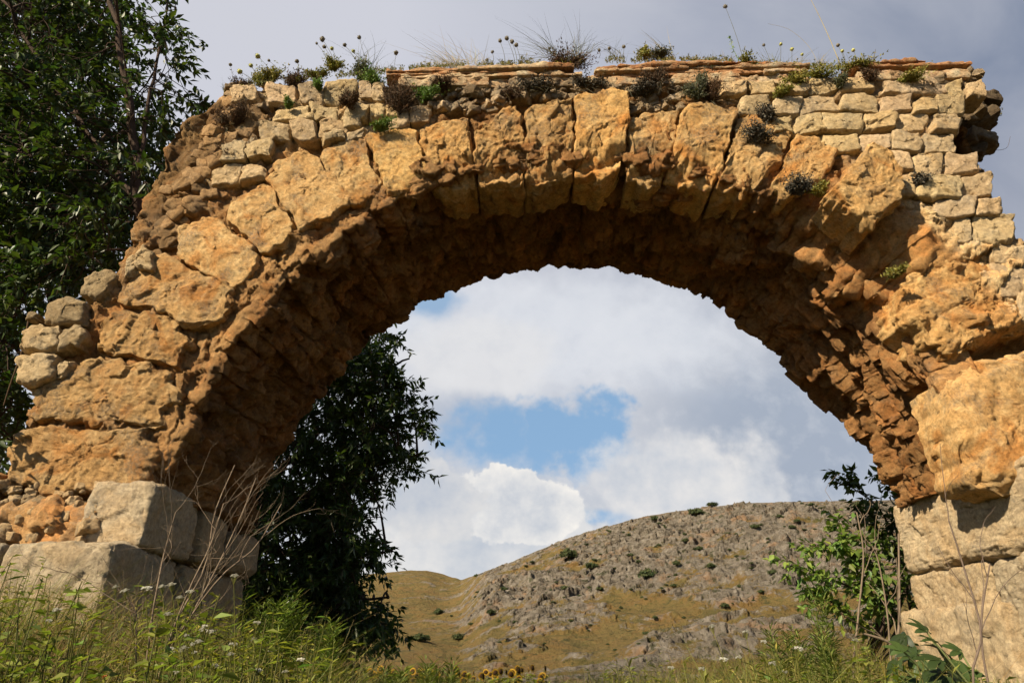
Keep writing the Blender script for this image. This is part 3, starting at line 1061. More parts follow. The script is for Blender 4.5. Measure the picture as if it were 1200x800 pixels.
part_block("ledge_stone", (-3.4, -0.12, 1.9), (-3.0, 0.5, 2.2), OCHRE, None, seed=17, n=30, r=0.08, rough=0.02, crag=0.02, tint=(0.95, 0.95, 0.92))

# right pier
part_block("pier_block", (2.97, -0.30, 1.78), (3.9, 1.42, 2.29), GREY, "large pale block under the right springing", seed=8, n=80, r=0.05, rough=0.018, crag=0.010, tint=(1.1, 1.02, 0.9))
part_block("pier_block", (2.99, 0.50, 1.28), (3.9, 1.42, 1.77), GREY, None, seed=9, n=60, r=0.035, rough=0.018, crag=0.010, tint=(1.02, 0.93, 0.8))
part_block("pier_block", (3.0, -0.5, 1.32), (3.9, 0.48, 1.765), GREY, None, seed=10, n=60, r=0.035, rough=0.02, crag=0.01, tint=(0.95, 0.92, 0.86))
part_block("plinth_block", (2.90, 0.35, 0.4), (3.9, 1.5, 1.52), GREY, None, seed=11, n=60, r=0.035, rough=0.02, crag=0.010, tint=(1.02, 0.94, 0.82))
part_block("plinth_block", (2.98, -0.85, 0.4), (3.9, 0.33, 1.31), GREY, None, seed=12, n=60, r=0.035, rough=0.02, crag=0.010, tint=(1.0, 0.94, 0.83))
part_block("rubble_core", (3.55, -0.02, 0.6), (4.5, 1.3, 3.0), BROWN, None, seed=13, n=40, r=0.1, rough=0.03, crag=0.05, tint=(1.3, 1.3, 1.3))

# ------------------------------------------------------------------ slabs of the cornice
def top_z(x):
    # bottom edge of the slab course
    pl, pr = P(480, 104, 0), P(1120, 94, 0)
    return pl[2] + (pr[2] - pl[2]) * (x - pl[0]) / (pr[0] - pl[0])


def top_of(x):
    return top_z(x) + 0.20


mb = MB()
r = np.random.default_rng(77)
for (xa, xb) in ((-0.92, 0.50), (0.62, 2.36), (2.66, 3.58)):
    z0 = 0.0
    for L, hgt in enumerate((0.085, 0.034, 0.026, 0.034, 0.022)):
        x = xa + r.uniform(-0.08, 0.08) + (0.15 if L == 4 else 0)
        end = xb + r.uniform(-0.06, 0.06) - (0.25 if L == 4 else 0)
        while x < end - 0.12:
            w = min(r.uniform(0.5, 1.3), end - x)
            if end - x - w < 0.15:
                w = end - x
            z = top_z(x + w / 2) + z0
            yf = -0.012 + r.uniform(-0.03, 0.022) - (0.02 if L == 3 else 0)
            t = r.uniform(0.85, 1.2)
            pale = (t * 1.25, t * 1.6, t * 1.9) if (L == 0 or r.random() < 0.2) else (t, t, t)
            block(mb, (x, yf, z), (x + w - 0.004, 1.3 + r.uniform(-0.1, 0.1), z + hgt - r.uniform(0.001, 0.006)), seed=int(1000 * x) % 991 + L, n=44, r=0.008, rough=0.012, crag=0.016, tint=pale,
                  skew=rotz(0, r.normal(0, 0.006) - 0.03))
            x += w
        z0 += hgt
mb.build("slab_course", TILE, arch, ARCH_O)

# dark loose rubble under the slabs
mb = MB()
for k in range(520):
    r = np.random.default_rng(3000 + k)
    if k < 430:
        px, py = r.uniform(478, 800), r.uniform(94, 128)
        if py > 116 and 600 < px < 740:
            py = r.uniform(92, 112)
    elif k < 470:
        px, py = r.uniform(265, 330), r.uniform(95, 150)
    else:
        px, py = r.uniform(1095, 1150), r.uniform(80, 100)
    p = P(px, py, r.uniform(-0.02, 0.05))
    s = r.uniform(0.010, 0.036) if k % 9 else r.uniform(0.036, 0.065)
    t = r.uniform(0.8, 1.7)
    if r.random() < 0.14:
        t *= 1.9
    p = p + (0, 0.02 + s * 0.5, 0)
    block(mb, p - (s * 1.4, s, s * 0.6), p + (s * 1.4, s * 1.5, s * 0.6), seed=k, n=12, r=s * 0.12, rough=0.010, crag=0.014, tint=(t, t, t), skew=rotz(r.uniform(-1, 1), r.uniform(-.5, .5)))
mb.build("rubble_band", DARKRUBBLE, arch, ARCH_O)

# broken core showing in the hole at the right end
mb = MB()
for k in range(60):
    r = np.random.default_rng(4000 + k)
    p = P(r.uniform(1122, 1157), r.uniform(112, 185), r.uniform(0.45, 0.75))
    s = r.uniform(0.03, 0.08)
    t = r.uniform(0.5, 1.0)
    block(mb, p - s * np.array([1.3, 1, .6]), p + s * np.array([1.3, 1, .6]), seed=k, n=12, r=s * 0.12, rough=0.012, crag=0.02, tint=(t, t, t), skew=rotz(r.uniform(-1, 1), r.uniform(-.5, .5)))
mb.build("broken_core", DARKRUBBLE, arch, ARCH_O)
# ================================================================== ground and hills
def ground_z(x, y):
    x = np.asarray(x, float)
    y = np.asarray(y, float)
    z = 0.32 + 0.5 * sstep(-4, -0.8, y) + 0.30 * sstep(-0.6, -2.4, x) * sstep(-3.2, -0.6, y) * sstep(6, 2, y)
    z = z + 0.2 * sstep(1.6, 3.2, x) * sstep(-3, -0.5, y) * sstep(6, 2, y)
    z = z - 1.3 * sstep(3, 22, y) - 0.6 * sstep(22, 60, y)
    r = np.hypot(x, y)
    p = np.stack([x * 0.5, y * 0.5, x * 0], -1).reshape(-1, 3)
    z = z + (0.06 * fbm(p, 3, 5)).reshape(x.shape)
    z = z + sstep(60, 400, -y) * 2
    return z


def build_ground():
    m = NT("dry_soil")
    pos = m.n('ShaderNodeNewGeometry').outputs['Position']
    n = m.noise(pos, 0.7, 8, 0.6)
    n2 = m.noise(pos, 14, 6, 0.7)
    c = m.ramp(n, [(0.3, (0.06, 0.05, 0.02)), (0.5, (0.10, 0.072, 0.03)), (0.7, (0.05, 0.055, 0.018))])
    c = m.mix(1.0, c, m.ramp(n2, [(0.3, 0.6), (0.7, 1.25)]), 'MULTIPLY')
    bp = m.n('ShaderNodeBump', Strength=0.8, Distance=0.06, Height=n2).outputs['Normal']
    mat = m.finish(c, 0.95, 0.1, bp)
    rr = np.concatenate([[0.0], np.geomspace(0.25, 4000, 130)])
    aa = np.linspace(0, 2 * math.pi, 180, endpoint=False)
    Rr, Aa = np.meshgrid(rr, aa, indexing='ij')
    x, y = Rr * np.sin(Aa), -4 + Rr * np.cos(Aa)
    z = ground_z(x, y)
    z = z - sstep(90, 150, Rr) * 4 * (np.cos(Aa) > 0.2)
    V = np.stack([x, y, z], -1).reshape(-1, 3)
    me = make_mesh("ground", V, grid_quads(len(rr), len(aa), wrap_m=True)[:, ::-1], None, None, True, mat)
    tag(obj("ground", me), kind="structure")


build_ground()

RIDGE = [(-400, 688), (300, 690), (380, 684), (440, 672), (475, 669), (500, 669), (520, 673), (540, 680), (556, 674), (580, 665), (600, 658), (625, 647), (650, 637), (680, 627), (700, 620),
         (730, 612), (760, 604), (790, 599), (815, 596), (840, 593), (870, 590), (900, 589), (950, 588), (1000, 586), (1060, 585), (1200, 586), (1500, 600), (2200, 640)]
_rt, _re = [], []
for a, b in RIDGE:
    d = PD(a, b)
    _rt.append(math.atan2(d[0], d[1]))
    _re.append(d[2] / math.hypot(d[0], d[1]))
_rt, _re = np.array(_rt), np.array(_re)

HILL = NT("rocky_hillside")
_p = HILL.n('ShaderNodeNewGeometry').outputs['Position']
_att = HILL.n('ShaderNodeAttribute', _attribute_name="tint").outputs['Color']
_sep = HILL.n('ShaderNodeSeparateColor', Color=_att).outputs
_n1 = HILL.noise(_p, 0.05, 8, 0.6, 0.4)
_n2 = HILL.noise(_p, 0.5, 8, 0.65)
_n3 = HILL.noise(_p, 0.16, 8, 0.6, 0.5)
_rock = HILL.ramp(_n2, [(0.30, (0.066, 0.054, 0.040)), (0.47, (0.155, 0.130, 0.100)), (0.72, (0.275, 0.24, 0.195))])
_rock = HILL.mix(HILL.math('MULTIPLY', HILL.ramp(_n3, [(0.55, 0.0), (0.68, 1.0)]), 0.55), _rock, (0.30, 0.17, 0.085))
_gr = HILL.ramp(_n3, [(0.30, (0.085, 0.075, 0.028)), (0.5, (0.155, 0.108, 0.040)), (0.7, (0.17, 0.10, 0.036))])
_gr = HILL.mix(HILL.math('MULTIPLY', HILL.ramp(HILL.noise(_p, 1.4, 6, 0.7), [(0.52, 0.0), (0.66, 1.0)]), 0.6), _gr, (0.07, 0.08, 0.025))
_mask = HILL.math('ADD', _sep[0], HILL.math('MULTIPLY', HILL.math('SUBTRACT', HILL.noise(_p, 0.7, 9, 0.75), 0.5), 2.3))
_col = HILL.mix(HILL.ramp(_mask, [(0.42, 0.0), (0.58, 1.0)]), _gr, _rock)
# scattered low scrub as small dark-green patches growing on the hill
_sc = HILL.ramp(HILL.noise(_p, 0.42, 5, 0.65), [(0.575, 0.0), (0.64, 1.0)])
_col = HILL.mix(HILL.math('MULTIPLY', _sc, 0.75), _col, (0.04, 0.045, 0.018))
_hb = HILL.math('ADD', _n2, HILL.math('MULTIPLY', HILL.noise(_p, 2.2, 7, 0.7), 0.5))
_bp = HILL.n('ShaderNodeBump', Strength=1.0, Distance=1.6, Height=_hb).outputs['Normal']
HILLM = HILL.finish(_col, 0.95, 0.08, _bp)


def hill_point(az, r):
    """height of the hillside at azimuth az (rad), distance r; also the rock mask"""
    te = np.interp(az, _rt, _re)
    far = sstep(rad(-1.5), rad(-6), az)           # the far grassy hill left of the saddle
    R1 = 330 + 330 * far - 40 * sstep(rad(8), rad(25), az)
    H = te * R1 + CAM[2]
    t = np.clip((r - 70) / (R1 - 70), 0, 1.6)
    prof = np.where(t < 1, 0.55 * t + 0.45 * sstep(0.1, 1.05, t) / sstep(0.1, 1.05, np.float64(1.0)), 1 - 0.25 * (t - 1))
    # knoll in front of the far hill: grassy rise left of the saddle
    z = -1.6 + (H + 1.6) * prof
    x, y = r * np.sin(az), r * np.cos(az)
    p = np.stack([x, y, z * 1.0], -1).reshape(-1, 3)
    m = fbm(p * 0.035, 5, 92).reshape(x.shape)
    m2 = fbm(p * 0.11, 4, 96).reshape(x.shape)
    slope_zone = sstep(rad(0), rad(9), az)
    rock = 0.60 + 0.75 * m + 0.8 * m2 + 0.32 * slope_zone * sstep(0.3, 0.5, t) - 0.75 * far - 0.16 * sstep(0.30, 0.18, t)
    rock = rock - 0.7 * slope_zone * sstep(0.94, 1.0, t)
    rock = np.clip(rock, 0, 1)
    pw = p + 1.2 * np.stack([perlin(p * 0.25, 1), perlin(p * 0.25, 2), perlin(p * 0.25, 3)], 1)
    w1, w2, wid = worley(pw * 0.34, 93)
    v1, v2, vid = worley(pw * 0.13, 98)
    crag = ridged(p * (0.10, 0.10, 0.05), 5, 94)
    fine = ridged(p * 0.6, 3, 95)
    env = sstep(0, 0.12, t) * (1 - 0.85 * sstep(0.80, 0.97, t))
    led = ridged(p * (0.05, 0.05, 0.22) + np.array([0, 0, 0.3]), 4, 99)
    rel = (0.9 * crag + 1.2 * (wid - 0.3) * np.clip((w2 - w1) * 4, 0, 1) + 1.7 * (vid - 0.4) * np.clip((v2 - v1) * 5, 0, 1) + 0.4 * fine + 0.8 * led + 1.7 * facets(pw * 0.2, 101) + 1.1 * facets(pw * (0.5, 0.5, 0.36), 102)).reshape(x.shape)
    rel = rel * (1 - 0.8 * far)
    push = env * rel * (0.12 + rock)
    x, y = x - np.sin(az) * push * 0.85, y - np.cos(az) * push * 0.85
    z = z + push * 0.38 + env * (2.2 * m - 0.6)
    return x, y - 4, z, rock


def build_hill():
    az = np.concatenate([np.linspace(rad(-70), rad(-13), 60)[:-1], np.linspace(rad(-13), rad(27), 620), np.linspace(rad(27), rad(75), 70)[1:]])
    rr = np.concatenate([np.linspace(62, 340, 440), np.linspace(341, 760, 130), np.geomspace(780, 1500, 12)])
    Rr, Aa = np.meshgrid(rr, az, indexing='ij')
    x, y, z, rock = hill_point(Aa, Rr)
    V = np.stack([x, y, z], -1).reshape(-1, 3)
    # sink the rim
    z2 = V[:, 2].reshape(Rr.shape)
    z2[0] -= 3
    V[:, 2] = z2.ravel()
    me = make_mesh("hillside", V, grid_quads(len(rr), len(az))[:, ::-1], None, rock.ravel(), True, HILLM)
    tag(obj("hillside", me), kind="structure")


build_hill()
# ================================================================== plants
BARK = plain_mat("bark", (0.085, 0.055, 0.04), (0.038, 0.027, 0.02), 22, 0.9, 0.1, 0.02)
TREE_LEAF = leaf_mat("tree_leaf", (0.034, 0.054, 0.013), (0.058, 0.080, 0.019), 0.3, 0.45, 0.35)
DARK_LEAF = leaf_mat("dark_tree_leaf", (0.037, 0.060, 0.014), (0.056, 0.082, 0.02), 0.32, 0.45, 0.35)
WEED_LEAF = leaf_mat("weed_leaf", (0.19, 0.20, 0.043), (0.28, 0.255, 0.066), 0.4, 0.55, 0.25)
STRAW = leaf_mat("dry_straw", (0.34, 0.255, 0.11), (0.26, 0.18, 0.07), 0.2, 0.7, 0.2, (1.0, 0.9, 0.7))
TWIG = plain_mat("dead_twig", (0.19, 0.145, 0.10), (0.12, 0.085, 0.058), 30, 0.9, 0.1)
SHRUBM = leaf_mat("dry_shrub_leaf", (0.095, 0.062, 0.036), (0.14, 0.095, 0.055), 0.1, 0.85, 0.1, (1, .9, .7))
GREENM = leaf_mat("succulent_leaf", (0.16, 0.21, 0.055), (0.22, 0.25, 0.075), 0.15, 0.5, 0.3)
BUSH_FAR = leaf_mat("far_bush_leaf", (0.045, 0.06, 0.022), (0.065, 0.075, 0.028), 0.1, 0.7, 0.15)
WHITE = plain_mat("white_petal", (0.60, 0.59, 0.52), (0.52, 0.50, 0.42), 40, 0.7, 0.2, 0.0, (0.25, (1, 1, 0.95)))
YELLOW = plain_mat("yellow_petal", (0.46, 0.28, 0.02), (0.36, 0.19, 0.015), 40, 0.7, 0.2)
RED = plain_mat("red_petal", (0.62, 0.10, 0.03), (0.66, 0.20, 0.03), 40, 0.7, 0.2)
SEED = plain_mat("seed_head", (0.13, 0.12, 0.10), (0.20, 0.17, 0.12), 90, 0.9, 0.1)
SEEDPALE = plain_mat("pale_seed_head", (0.42, 0.42, 0.16), (0.34, 0.33, 0.12), 90, 0.9, 0.1)
DISC = plain_mat("sunflower_disc", (0.03, 0.016, 0.008), (0.05, 0.026, 0.01), 60, 0.9, 0.1)


def unit(a):
    return a / (np.linalg.norm(a, axis=-1, keepdims=True) + 1e-9)


def leaves(mb, base, d, nrm, L, W, tint, fold=0.18, curl=0.12, narrow=0.42):
    base, d, nrm = np.atleast_2d(base), unit(np.atleast_2d(d)), np.atleast_2d(nrm)
    n = len(base)
    L = np.broadcast_to(np.asarray(L, float), (n,))[:, None]
    W = np.broadcast_to(np.asarray(W, float), (n,))[:, None]
    side = unit(np.cross(d, nrm))
    up = unit(np.cross(side, d))
    mid = base + d * L * narrow
    l = mid + side * W * 0.5 + up * W * fold
    r = mid - side * W * 0.5 + up * W * fold
    tip = base + d * L - up * L * curl
    V = np.stack([base, l, tip, r], 1).reshape(-1, 3)
    k = np.arange(n)[:, None] * 4
    T = np.concatenate([k + np.array([[0, 1, 2]]), k + np.array([[0, 2, 3]])])
    tint = np.asarray(tint, float)
    if tint.ndim == 1:
        tint = np.stack([tint, tint, tint], 1) if len(tint) == n else np.tile(tint, (n, 1))
    mb.add(V, None, T, np.repeat(tint, 4, 0))


def blades(mb, base, d, L, W, bend, tint, seg=4):
    """curved tapering grass blades"""
    n = len(base)
    d = unit(d)
    side = unit(np.cross(d, rng.normal(size=(n, 3))))
    bd = unit(bend) * 1.0
    t = np.linspace(0, 1, seg + 1)
    pts = base[:, None, :] + d[:, None, :] * (L[:, None] * t)[:, :, None] + bend[:, None, :] * ((t ** 2)[None, :] * L[:, None])[:, :, None]
    w = (W[:, None] * (1 - t ** 1.5)[None, :] + 0.0004)[:, :, None] * side[:, None, :] * 0.5
    V = np.stack([pts - w, pts + w], 2).reshape(n, -1, 3)
    m = (seg + 1) * 2
    q = np.array([[2 * i, 2 * i + 1, 2 * i + 3, 2 * i + 2] for i in range(seg)])
    Q = (np.arange(n)[:, None, None] * m + q[None]).reshape(-1, 4)
    mb.add(V.reshape(-1, 3), Q, None, np.repeat(tint, m, 0))


def var_tint(n, lo=0.7, hi=1.3, warm=0.12):
    t = rng.uniform(lo, hi, n)
    w = rng.normal(0, warm, n)
    return np.stack([t * (1 + w), t, t * (1 - 0.6 * w)], 1)


def spray(mbl, mbb, start, d, L, n, ll, lw, droop=0.4, tint=(0.7, 1.3), r0=0.005, twig_c=1.0):
    """a leafy twig: leaves alternate along a drooping line"""
    k = 6
    t = np.linspace(0, 1, k)
    d = unit(np.asarray(d, float))
    pts = start + d * (L * t)[:, None] + np.array([0, 0, -1]) * (droop * L * t ** 2)[:, None] + rng.normal(0, 0.02 * L, (k, 3)) * t[:, None]
    if mbb is not None:
        tube(mbb, pts, np.linspace(r0, r0 * 0.3, k), 3, twig_c)
    s = np.sort(rng.uniform(0.08, 1, n))
    b = np.stack([np.interp(s, t, pts[:, j]) for j in range(3)], 1)
    td = unit(np.stack([np.interp(s, t, np.gradient(pts[:, j])) for j in range(3)], 1))
    a = rng.uniform(0, 2 * math.pi, n)
    ref = np.cross(td, rng.normal(size=(n, 3)))
    ld = unit(td * rng.uniform(0.3, 0.9, n)[:, None] + unit(ref) * 0.8 + np.array([0, 0, -0.25]))
    nrm = unit(np.array([0, 0, 1.0]) + rng.normal(0, 0.5, (n, 3)))
    leaves(mbl, b, ld, nrm, ll * rng.uniform(0.6, 1.2, n), lw * rng.uniform(0.7, 1.2, n), var_tint(n, *tint))


def sample_poly(poly, n):
    poly = np.asarray(poly, float)
    lo, hi = poly.min(0), poly.max(0)
    out = []
    while len(out) < n:
        p = rng.uniform(lo, hi)
        c = False
        for i in range(len(poly)):
            x1, y1 = poly[i]
            x2, y2 = poly[i - 1]
            if (y1 > p[1]) != (y2 > p[1]) and p[0] < (x2 - x1) * (p[1] - y1) / (y2 - y1) + x1:
                c = not c
        if c:
            out.append(p)
    return np.array(out)


def make_tree(name, label, limbs, anchors, mat, leaf, nleaf, tint, droop, base, group=None, L=(0.35, 0.6), cat="tree", bark_c=1.0, boughs=None):
    """limbs: list of (points, r0, r1); anchors: where leafy twigs sit; each twig is joined to the nearest limb"""
    mbw, mbl = MB(), MB()
    pool = []
    for pts, r0, r1 in limbs:
        q = smooth_line(pts, 18)
        q[1:-1] += rng.normal(0, 0.015, (16, 3))
        tube(mbw, q, np.linspace(r0, r1, 18), 8, bark_c, 0.05)
        pool.append(q)
    pool = np.concatenate(pool)
    # boughs from limb towards groups of anchors
    anchors = np.asarray(anchors)
    nb = boughs or max(8, len(anchors) // 14)
    cent = anchors[rng.choice(len(anchors), nb, replace=False)]
    dist = np.linalg.norm(anchors[:, None, :] - cent[None], axis=2)
    own = dist.argmin(1)
    for k in range(nb):
        mem = anchors[own == k]
        if not len(mem):
            continue
        c = mem.mean(0)
        dd = np.linalg.norm(pool - c, axis=1) + 0.6 * np.clip(pool[:, 2] - c[2] + 0.2, 0, 9)
        a = pool[dd.argmin()]
        ctrl = np.array([a, a * 0.6 + c * 0.4 + np.array([0, 0, 0.12]), c])
        q = smooth_line(ctrl, 8)
        tube(mbw, q, np.linspace(0.018, 0.006, 8), 5, bark_c)
        for m in mem:
            cand = np.concatenate([q, pool[::2]])
            s = cand[(np.linalg.norm(cand - m, axis=1) + 0.5 * np.abs(cand[:, 2] - m[2])).argmin()]
            d = m - s
            ln = np.linalg.norm(d)
            if ln > 0.12:
                qq = smooth_line(np.array([s, (s + m) / 2 + rng.normal(0, 0.03, 3), m]), 5)
                tube(mbw, qq, np.linspace(0.006, 0.004, 5), 4, bark_c)
            out = unit(d + (c - a) * 0.4 + rng.normal(0, 0.35, 3) * max(ln, 0.3))
            for _ in range(2):
                spray(mbl, mbw, m, unit(out + rng.normal(0, 0.45, 3)), rng.uniform(*L), nleaf, leaf[0], leaf[1], droop, tint, 0.004)
    base = np.asarray(base, float)
    root = thing(name, label, cat, base, group)
    mbw.build("trunk", BARK, root, base)
    mbl.build("crown", mat, root, base, smooth=False)
    return root


def grow_plants():
    # ---------------------------------------------------------------- tree beside the left end of the arch
    T = lambda x, y, Y: P(x, y, Y)
    base = np.array([-4.05, 2.1, 0.75])
    limbs = [
        ([base, T(172, 420, 2.1), T(166, 260, 1.3), T(157, 180, 1.2), T(149, 110, 1.1), T(140, 50, 1.0), T(130, -10, 1.0), T(120, -90, 1.0)], 0.058, 0.022),
        ([T(160, 205, 1.25), T(168, 160, 1.2), T(178, 100, 1.2), T(188, 50, 1.2), T(196, 5, 1.2)], 0.024, 0.008),
        ([T(163, 235, 1.3), T(120, 180, 1.5), T(80, 120, 1.5), T(40, 60, 1.4), T(0, 0, 1.3), T(-60, -60, 1.3)], 0.034, 0.014),
        ([base, T(120, 500, 2.6), T(80, 400, 2.8), T(30, 280, 2.9), T(-40, 160, 3.0), T(-120, 60, 3.0)], 0.07, 0.025),
        ([T(80, 400, 2.8), T(40, 420, 2.2), T(10, 400, 1.8), T(-40, 350, 1.6)], 0.03, 0.01),
    ]
    an = []
    p = sample_poly([(-40, -30), (180, -40), (214, 8), (206, 60), (196, 100), (204, 126), (180, 150), (186, 190), (160, 236), (150, 285), (110, 325), (60, 345), (34, 370), (24, 420), (28, 470), (10, 540), (-40, 600)], 1550)
    p = p[(rng.random(len(p)) < 1.0 - 0.68 * sstep(70, 150, p[:, 0]) * sstep(240, 90, p[:, 1]))]
    Y = np.where(rng.random(len(p)) < 0.12, rng.uniform(0.85, 1.2, len(p)), rng.uniform(1.25, 3.8, len(p)))
    # twigs low behind the wall stay behind it
    for (a, b), y in zip(p, Y):
        q = P(a, b, y)
        an.append(q)
    p = sample_poly([(-420, -260), (190, -260), (170, -30), (-30, -20), (-40, 560), (-300, 560), (-420, 300)], 420)  # crown carried on unseen, out of frame, to shade what is in view
    for a, b in p:
        an.append(P(a, b, rng.uniform(-0.2, 4.0)))
    # spray peeping over the broken left shoulder
    for a, b in ((228, 108), (236, 112), (246, 108), (222, 96), (240, 120), (222, 122), (250, 116)):
        an.append(P(a - 6, b + 10, 1.75))
    make_tree("broadleaf_tree", "tall green tree with a slender leaning trunk rising beside the arch's broken end", limbs, an, TREE_LEAF, (0.105, 0.045), 16, (0.65, 1.45), 0.35, base, L=(0.28, 0.5))

    # ---------------------------------------------------------------- dark tree seen through the opening
    base = np.array([-3.1, 4.6, 0.55])
    limbs = [
        ([base, T(300, 640, 4.8), T(320, 520, 4.9), T(370, 420, 5.0), T(400, 330, 5.0), T(410, 250, 5.0)], 0.12, 0.04),
        ([T(310, 570, 4.8), T(380, 500, 4.7), T(430, 450, 4.6), T(480, 420, 4.5)], 0.05, 0.012),
        ([T(305, 600, 4.8), T(380, 570, 4.6), T(440, 545, 4.5), T(500, 530, 4.4)], 0.05, 0.012),
        ([T(300, 640, 4.8), T(360, 650, 4.6), T(420, 650, 4.5), T(460, 645, 4.4)], 0.045, 0.012),
        ([T(300, 660, 4.8), T(350, 690, 4.5), T(400, 700, 4.4), T(455, 700, 4.3)], 0.04, 0.012),
        ([T(300, 640, 4.8), T(240, 560, 5.2), T(200, 460, 5.4), T(180, 380, 5.4)], 0.07, 0.03),
    ]
    an = []
    dense = sample_poly([(262, 640), (300, 560), (330, 480), (380, 420), (430, 390), (455, 395), (455, 450), (440, 520), (425, 570), (408, 620), (420, 690), (420, 735), (360, 745), (270, 720)], 680)
    for a, b in dense:
        an.append(P(a, b, rng.uniform(3.4, 5.8)))
    edge = sample_poly([(430, 385), (474, 374), (478, 420), (492, 450), (524, 488), (527, 510), (505, 520), (518, 552), (512, 570), (470, 574), (440, 585), (430, 560), (440, 500)], 110)
    for a, b in edge:
        an.append(P(a - 30, b - 6, rng.uniform(3.6, 5.2)))
    for a, b in sample_poly([(408, 590), (455, 612), (482, 640), (468, 668), (430, 690), (400, 680)], 60):
        an.append(P(a - 26, b - 4, rng.uniform(3.6, 5.0)))
    for a, b in sample_poly([(400, 680), (440, 695), (474, 715), (476, 740), (440, 742), (400, 735)], 70):
        an.append(P(a - 26, b - 6, rng.uniform(3.6, 5.0)))
    for a, b in sample_poly([(60, 200), (400, 150), (420, 380), (330, 480), (280, 600), (250, 720), (60, 700)], 260):
        an.append(P(a, b, rng.uniform(4.2, 6.2)))
    make_tree("broadleaf_tree", "dark shaded tree with drooping leafy boughs seen through the arch opening", limbs, an, DARK_LEAF, (0.115, 0.042), 17, (0.6, 1.5), 0.4, base, L=(0.25, 0.45))

    # ---------------------------------------------------------------- leafy suckers by the right pier
    base = np.array([2.75, 2.6, 0.75])
    mbw, mbl = MB(), MB()
    for (pts, dens, tl) in [  # tl: leaf tint; outer shoots painted paler to look sunlit
        ([base, T(1050, 690, 2.5), T(1050, 640, 2.5), T(1030, 595, 2.4), T(1000, 572, 2.3), T(990, 562, 2.3)], 30, 0.62),
        ([base, T(1060, 680, 2.6), T(1064, 630, 2.6), T(1058, 590, 2.6), T(1040, 560, 2.6)], 46, 0.5),
        ([base, T(1060, 700, 2.4), T(1050, 650, 2.3), T(1030, 620, 2.2), T(1010, 600, 2.2)], 46, 0.55),
        ([base, T(1040, 700, 2.2), T(1010, 660, 2.0), T(980, 640, 1.9), T(955, 640, 1.9)], 40, 1.25),
        ([base, T(1030, 720, 2.2), T(1000, 690, 2.0), T(965, 675, 1.9), T(928, 660, 1.9)], 36, 1.35),
        ([base, T(1040, 730, 2.2), T(1020, 700, 2.0), T(1000, 660, 2.0), T(985, 615, 2.0)], 40, 1.2),
        ([base, T(1050, 740, 2.2), T(1040, 710, 2.0), T(1028, 680, 1.9), T(1015, 640, 1.9)], 40, 0.9),
        ([base, T(1060, 740, 2.2), T(1064, 700, 2.2), T(1062, 660, 2.2), T(1050, 620, 2.3)], 50, 0.5),
        ([base, T(1030, 745, 2.2), T(1000, 725, 2.0), T(975, 705, 1.9), T(955, 690, 1.9)], 30, 1.1),
    ]:
        q = smooth_line(pts, 16)
        tube(mbw, q, np.linspace(0.014, 0.004, 16), 5)
        for s in range(5, 16):
            for _ in range(3 if tl > 1.22 else 4):
                d = unit(q[min(s + 1, 15)] - q[s - 1]) + rng.normal(0, 0.6, 3) + np.array([-0.2, -0.3, 0.0])
                spray(mbl, mbw, q[s], d, rng.uniform(0.10, 0.26), 6, 0.085, 0.045, 0.3, (tl * 0.8, tl * 1.5), 0.003)
    root = thing("sapling", "leafy green sapling with arching shoots growing against the right pier", "sapling", base)
    mbw.build("stem", BARK, root, base)
    mbl.build("foliage", leaf_mat("sapling_leaf", (0.08, 0.125, 0.024), (0.115, 0.15, 0.03), 0.3, 0.45, 0.3), root, base, smooth=False)

    # ---------------------------------------------------------------- fig plant with big lobed leaves
    base = np.array([1.92, -1.15, 0.55])
    mbw, mbl = MB(), MB()
    lobes = [(0, 1.0, 0.20), (0.75, 0.85, 0.17), (-0.75, 0.85, 0.17), (1.5, 0.55, 0.14), (-1.5, 0.55, 0.14)]
    for k, (a, b, y, sz) in enumerate([(1060, 745, -1.2, .15), (1085, 738, -1.1, .14), (1072, 766, -1.3, .17), (1100, 760, -1.2, .17), (1050, 775, -1.2, .14), (1120, 775, -1.1, .16), (1088, 788, -1.4, .17),
                                       (1062, 794, -1.3, .15), (1110, 795, -1.3, .16), (1132, 790, -1.1, .14), (1075, 808, -1.4, .15), (1140, 806, -1.2, .14), (1098, 820, -1.4, .16), (1068, 755, -1.0, .12), (1094, 750, -1.25, .13), (1058, 762, -1.4, .13), (1108, 782, -1.4, .14), (1080, 776, -1.0, .13), (1125, 762, -1.0, .12), (1100, 772, -1.5, .13)]):
        p = P(a, b, y)
        st = base + rng.normal(0, 0.02, 3)
        tube(mbw, smooth_line(np.array([st, (st + p) / 2 + np.array([rng.normal(0, .03), 0, 0.05]), p]), 8), np.linspace(0.008, 0.0035, 8), 5)
        sz = sz * 0.58
        n = unit(np.array([rng.normal(-0.3, 0.4), -0.45 + rng.normal(0, .2), 0.75]))
        out = unit(np.cross(n, np.array([rng.normal(0, 1), 0.3, rng.normal(0, .4)])))
        fw = unit(np.array([out[0], out[1] - 0.3, out[2] - 0.5]))
        fw = unit(fw - n * np.dot(fw, n))
        sd = np.cross(n, fw)
        t = rng.uniform(0.5, 1.3)
        for ang, ln, wd in lobes:
            d = fw * math.cos(ang) + sd * math.sin(ang)
            c = np.cross(n, d)
            u = np.array([0, 0.25, 0.55, 0.8, 1.0])
            w = np.array([0.10, 0.16, wd, wd * 0.8, 0.02]) * sz
            ctr = p + d * (u * ln * sz)[:, None] - n * (0.25 * sz * u ** 2)[:, None]
            lf = ctr + c * w[:, None] + n * (0.15 * w)[:, None]
            rt = ctr - c * w[:, None] + n * (0.15 * w)[:, None]
            V = np.stack([lf, ctr, rt], 1).reshape(-1, 3)
            Q = [[3 * i + j, 3 * i + j + 1, 3 * i + j + 4, 3 * i + j + 3] for i in range(4) for j in (0, 1)]
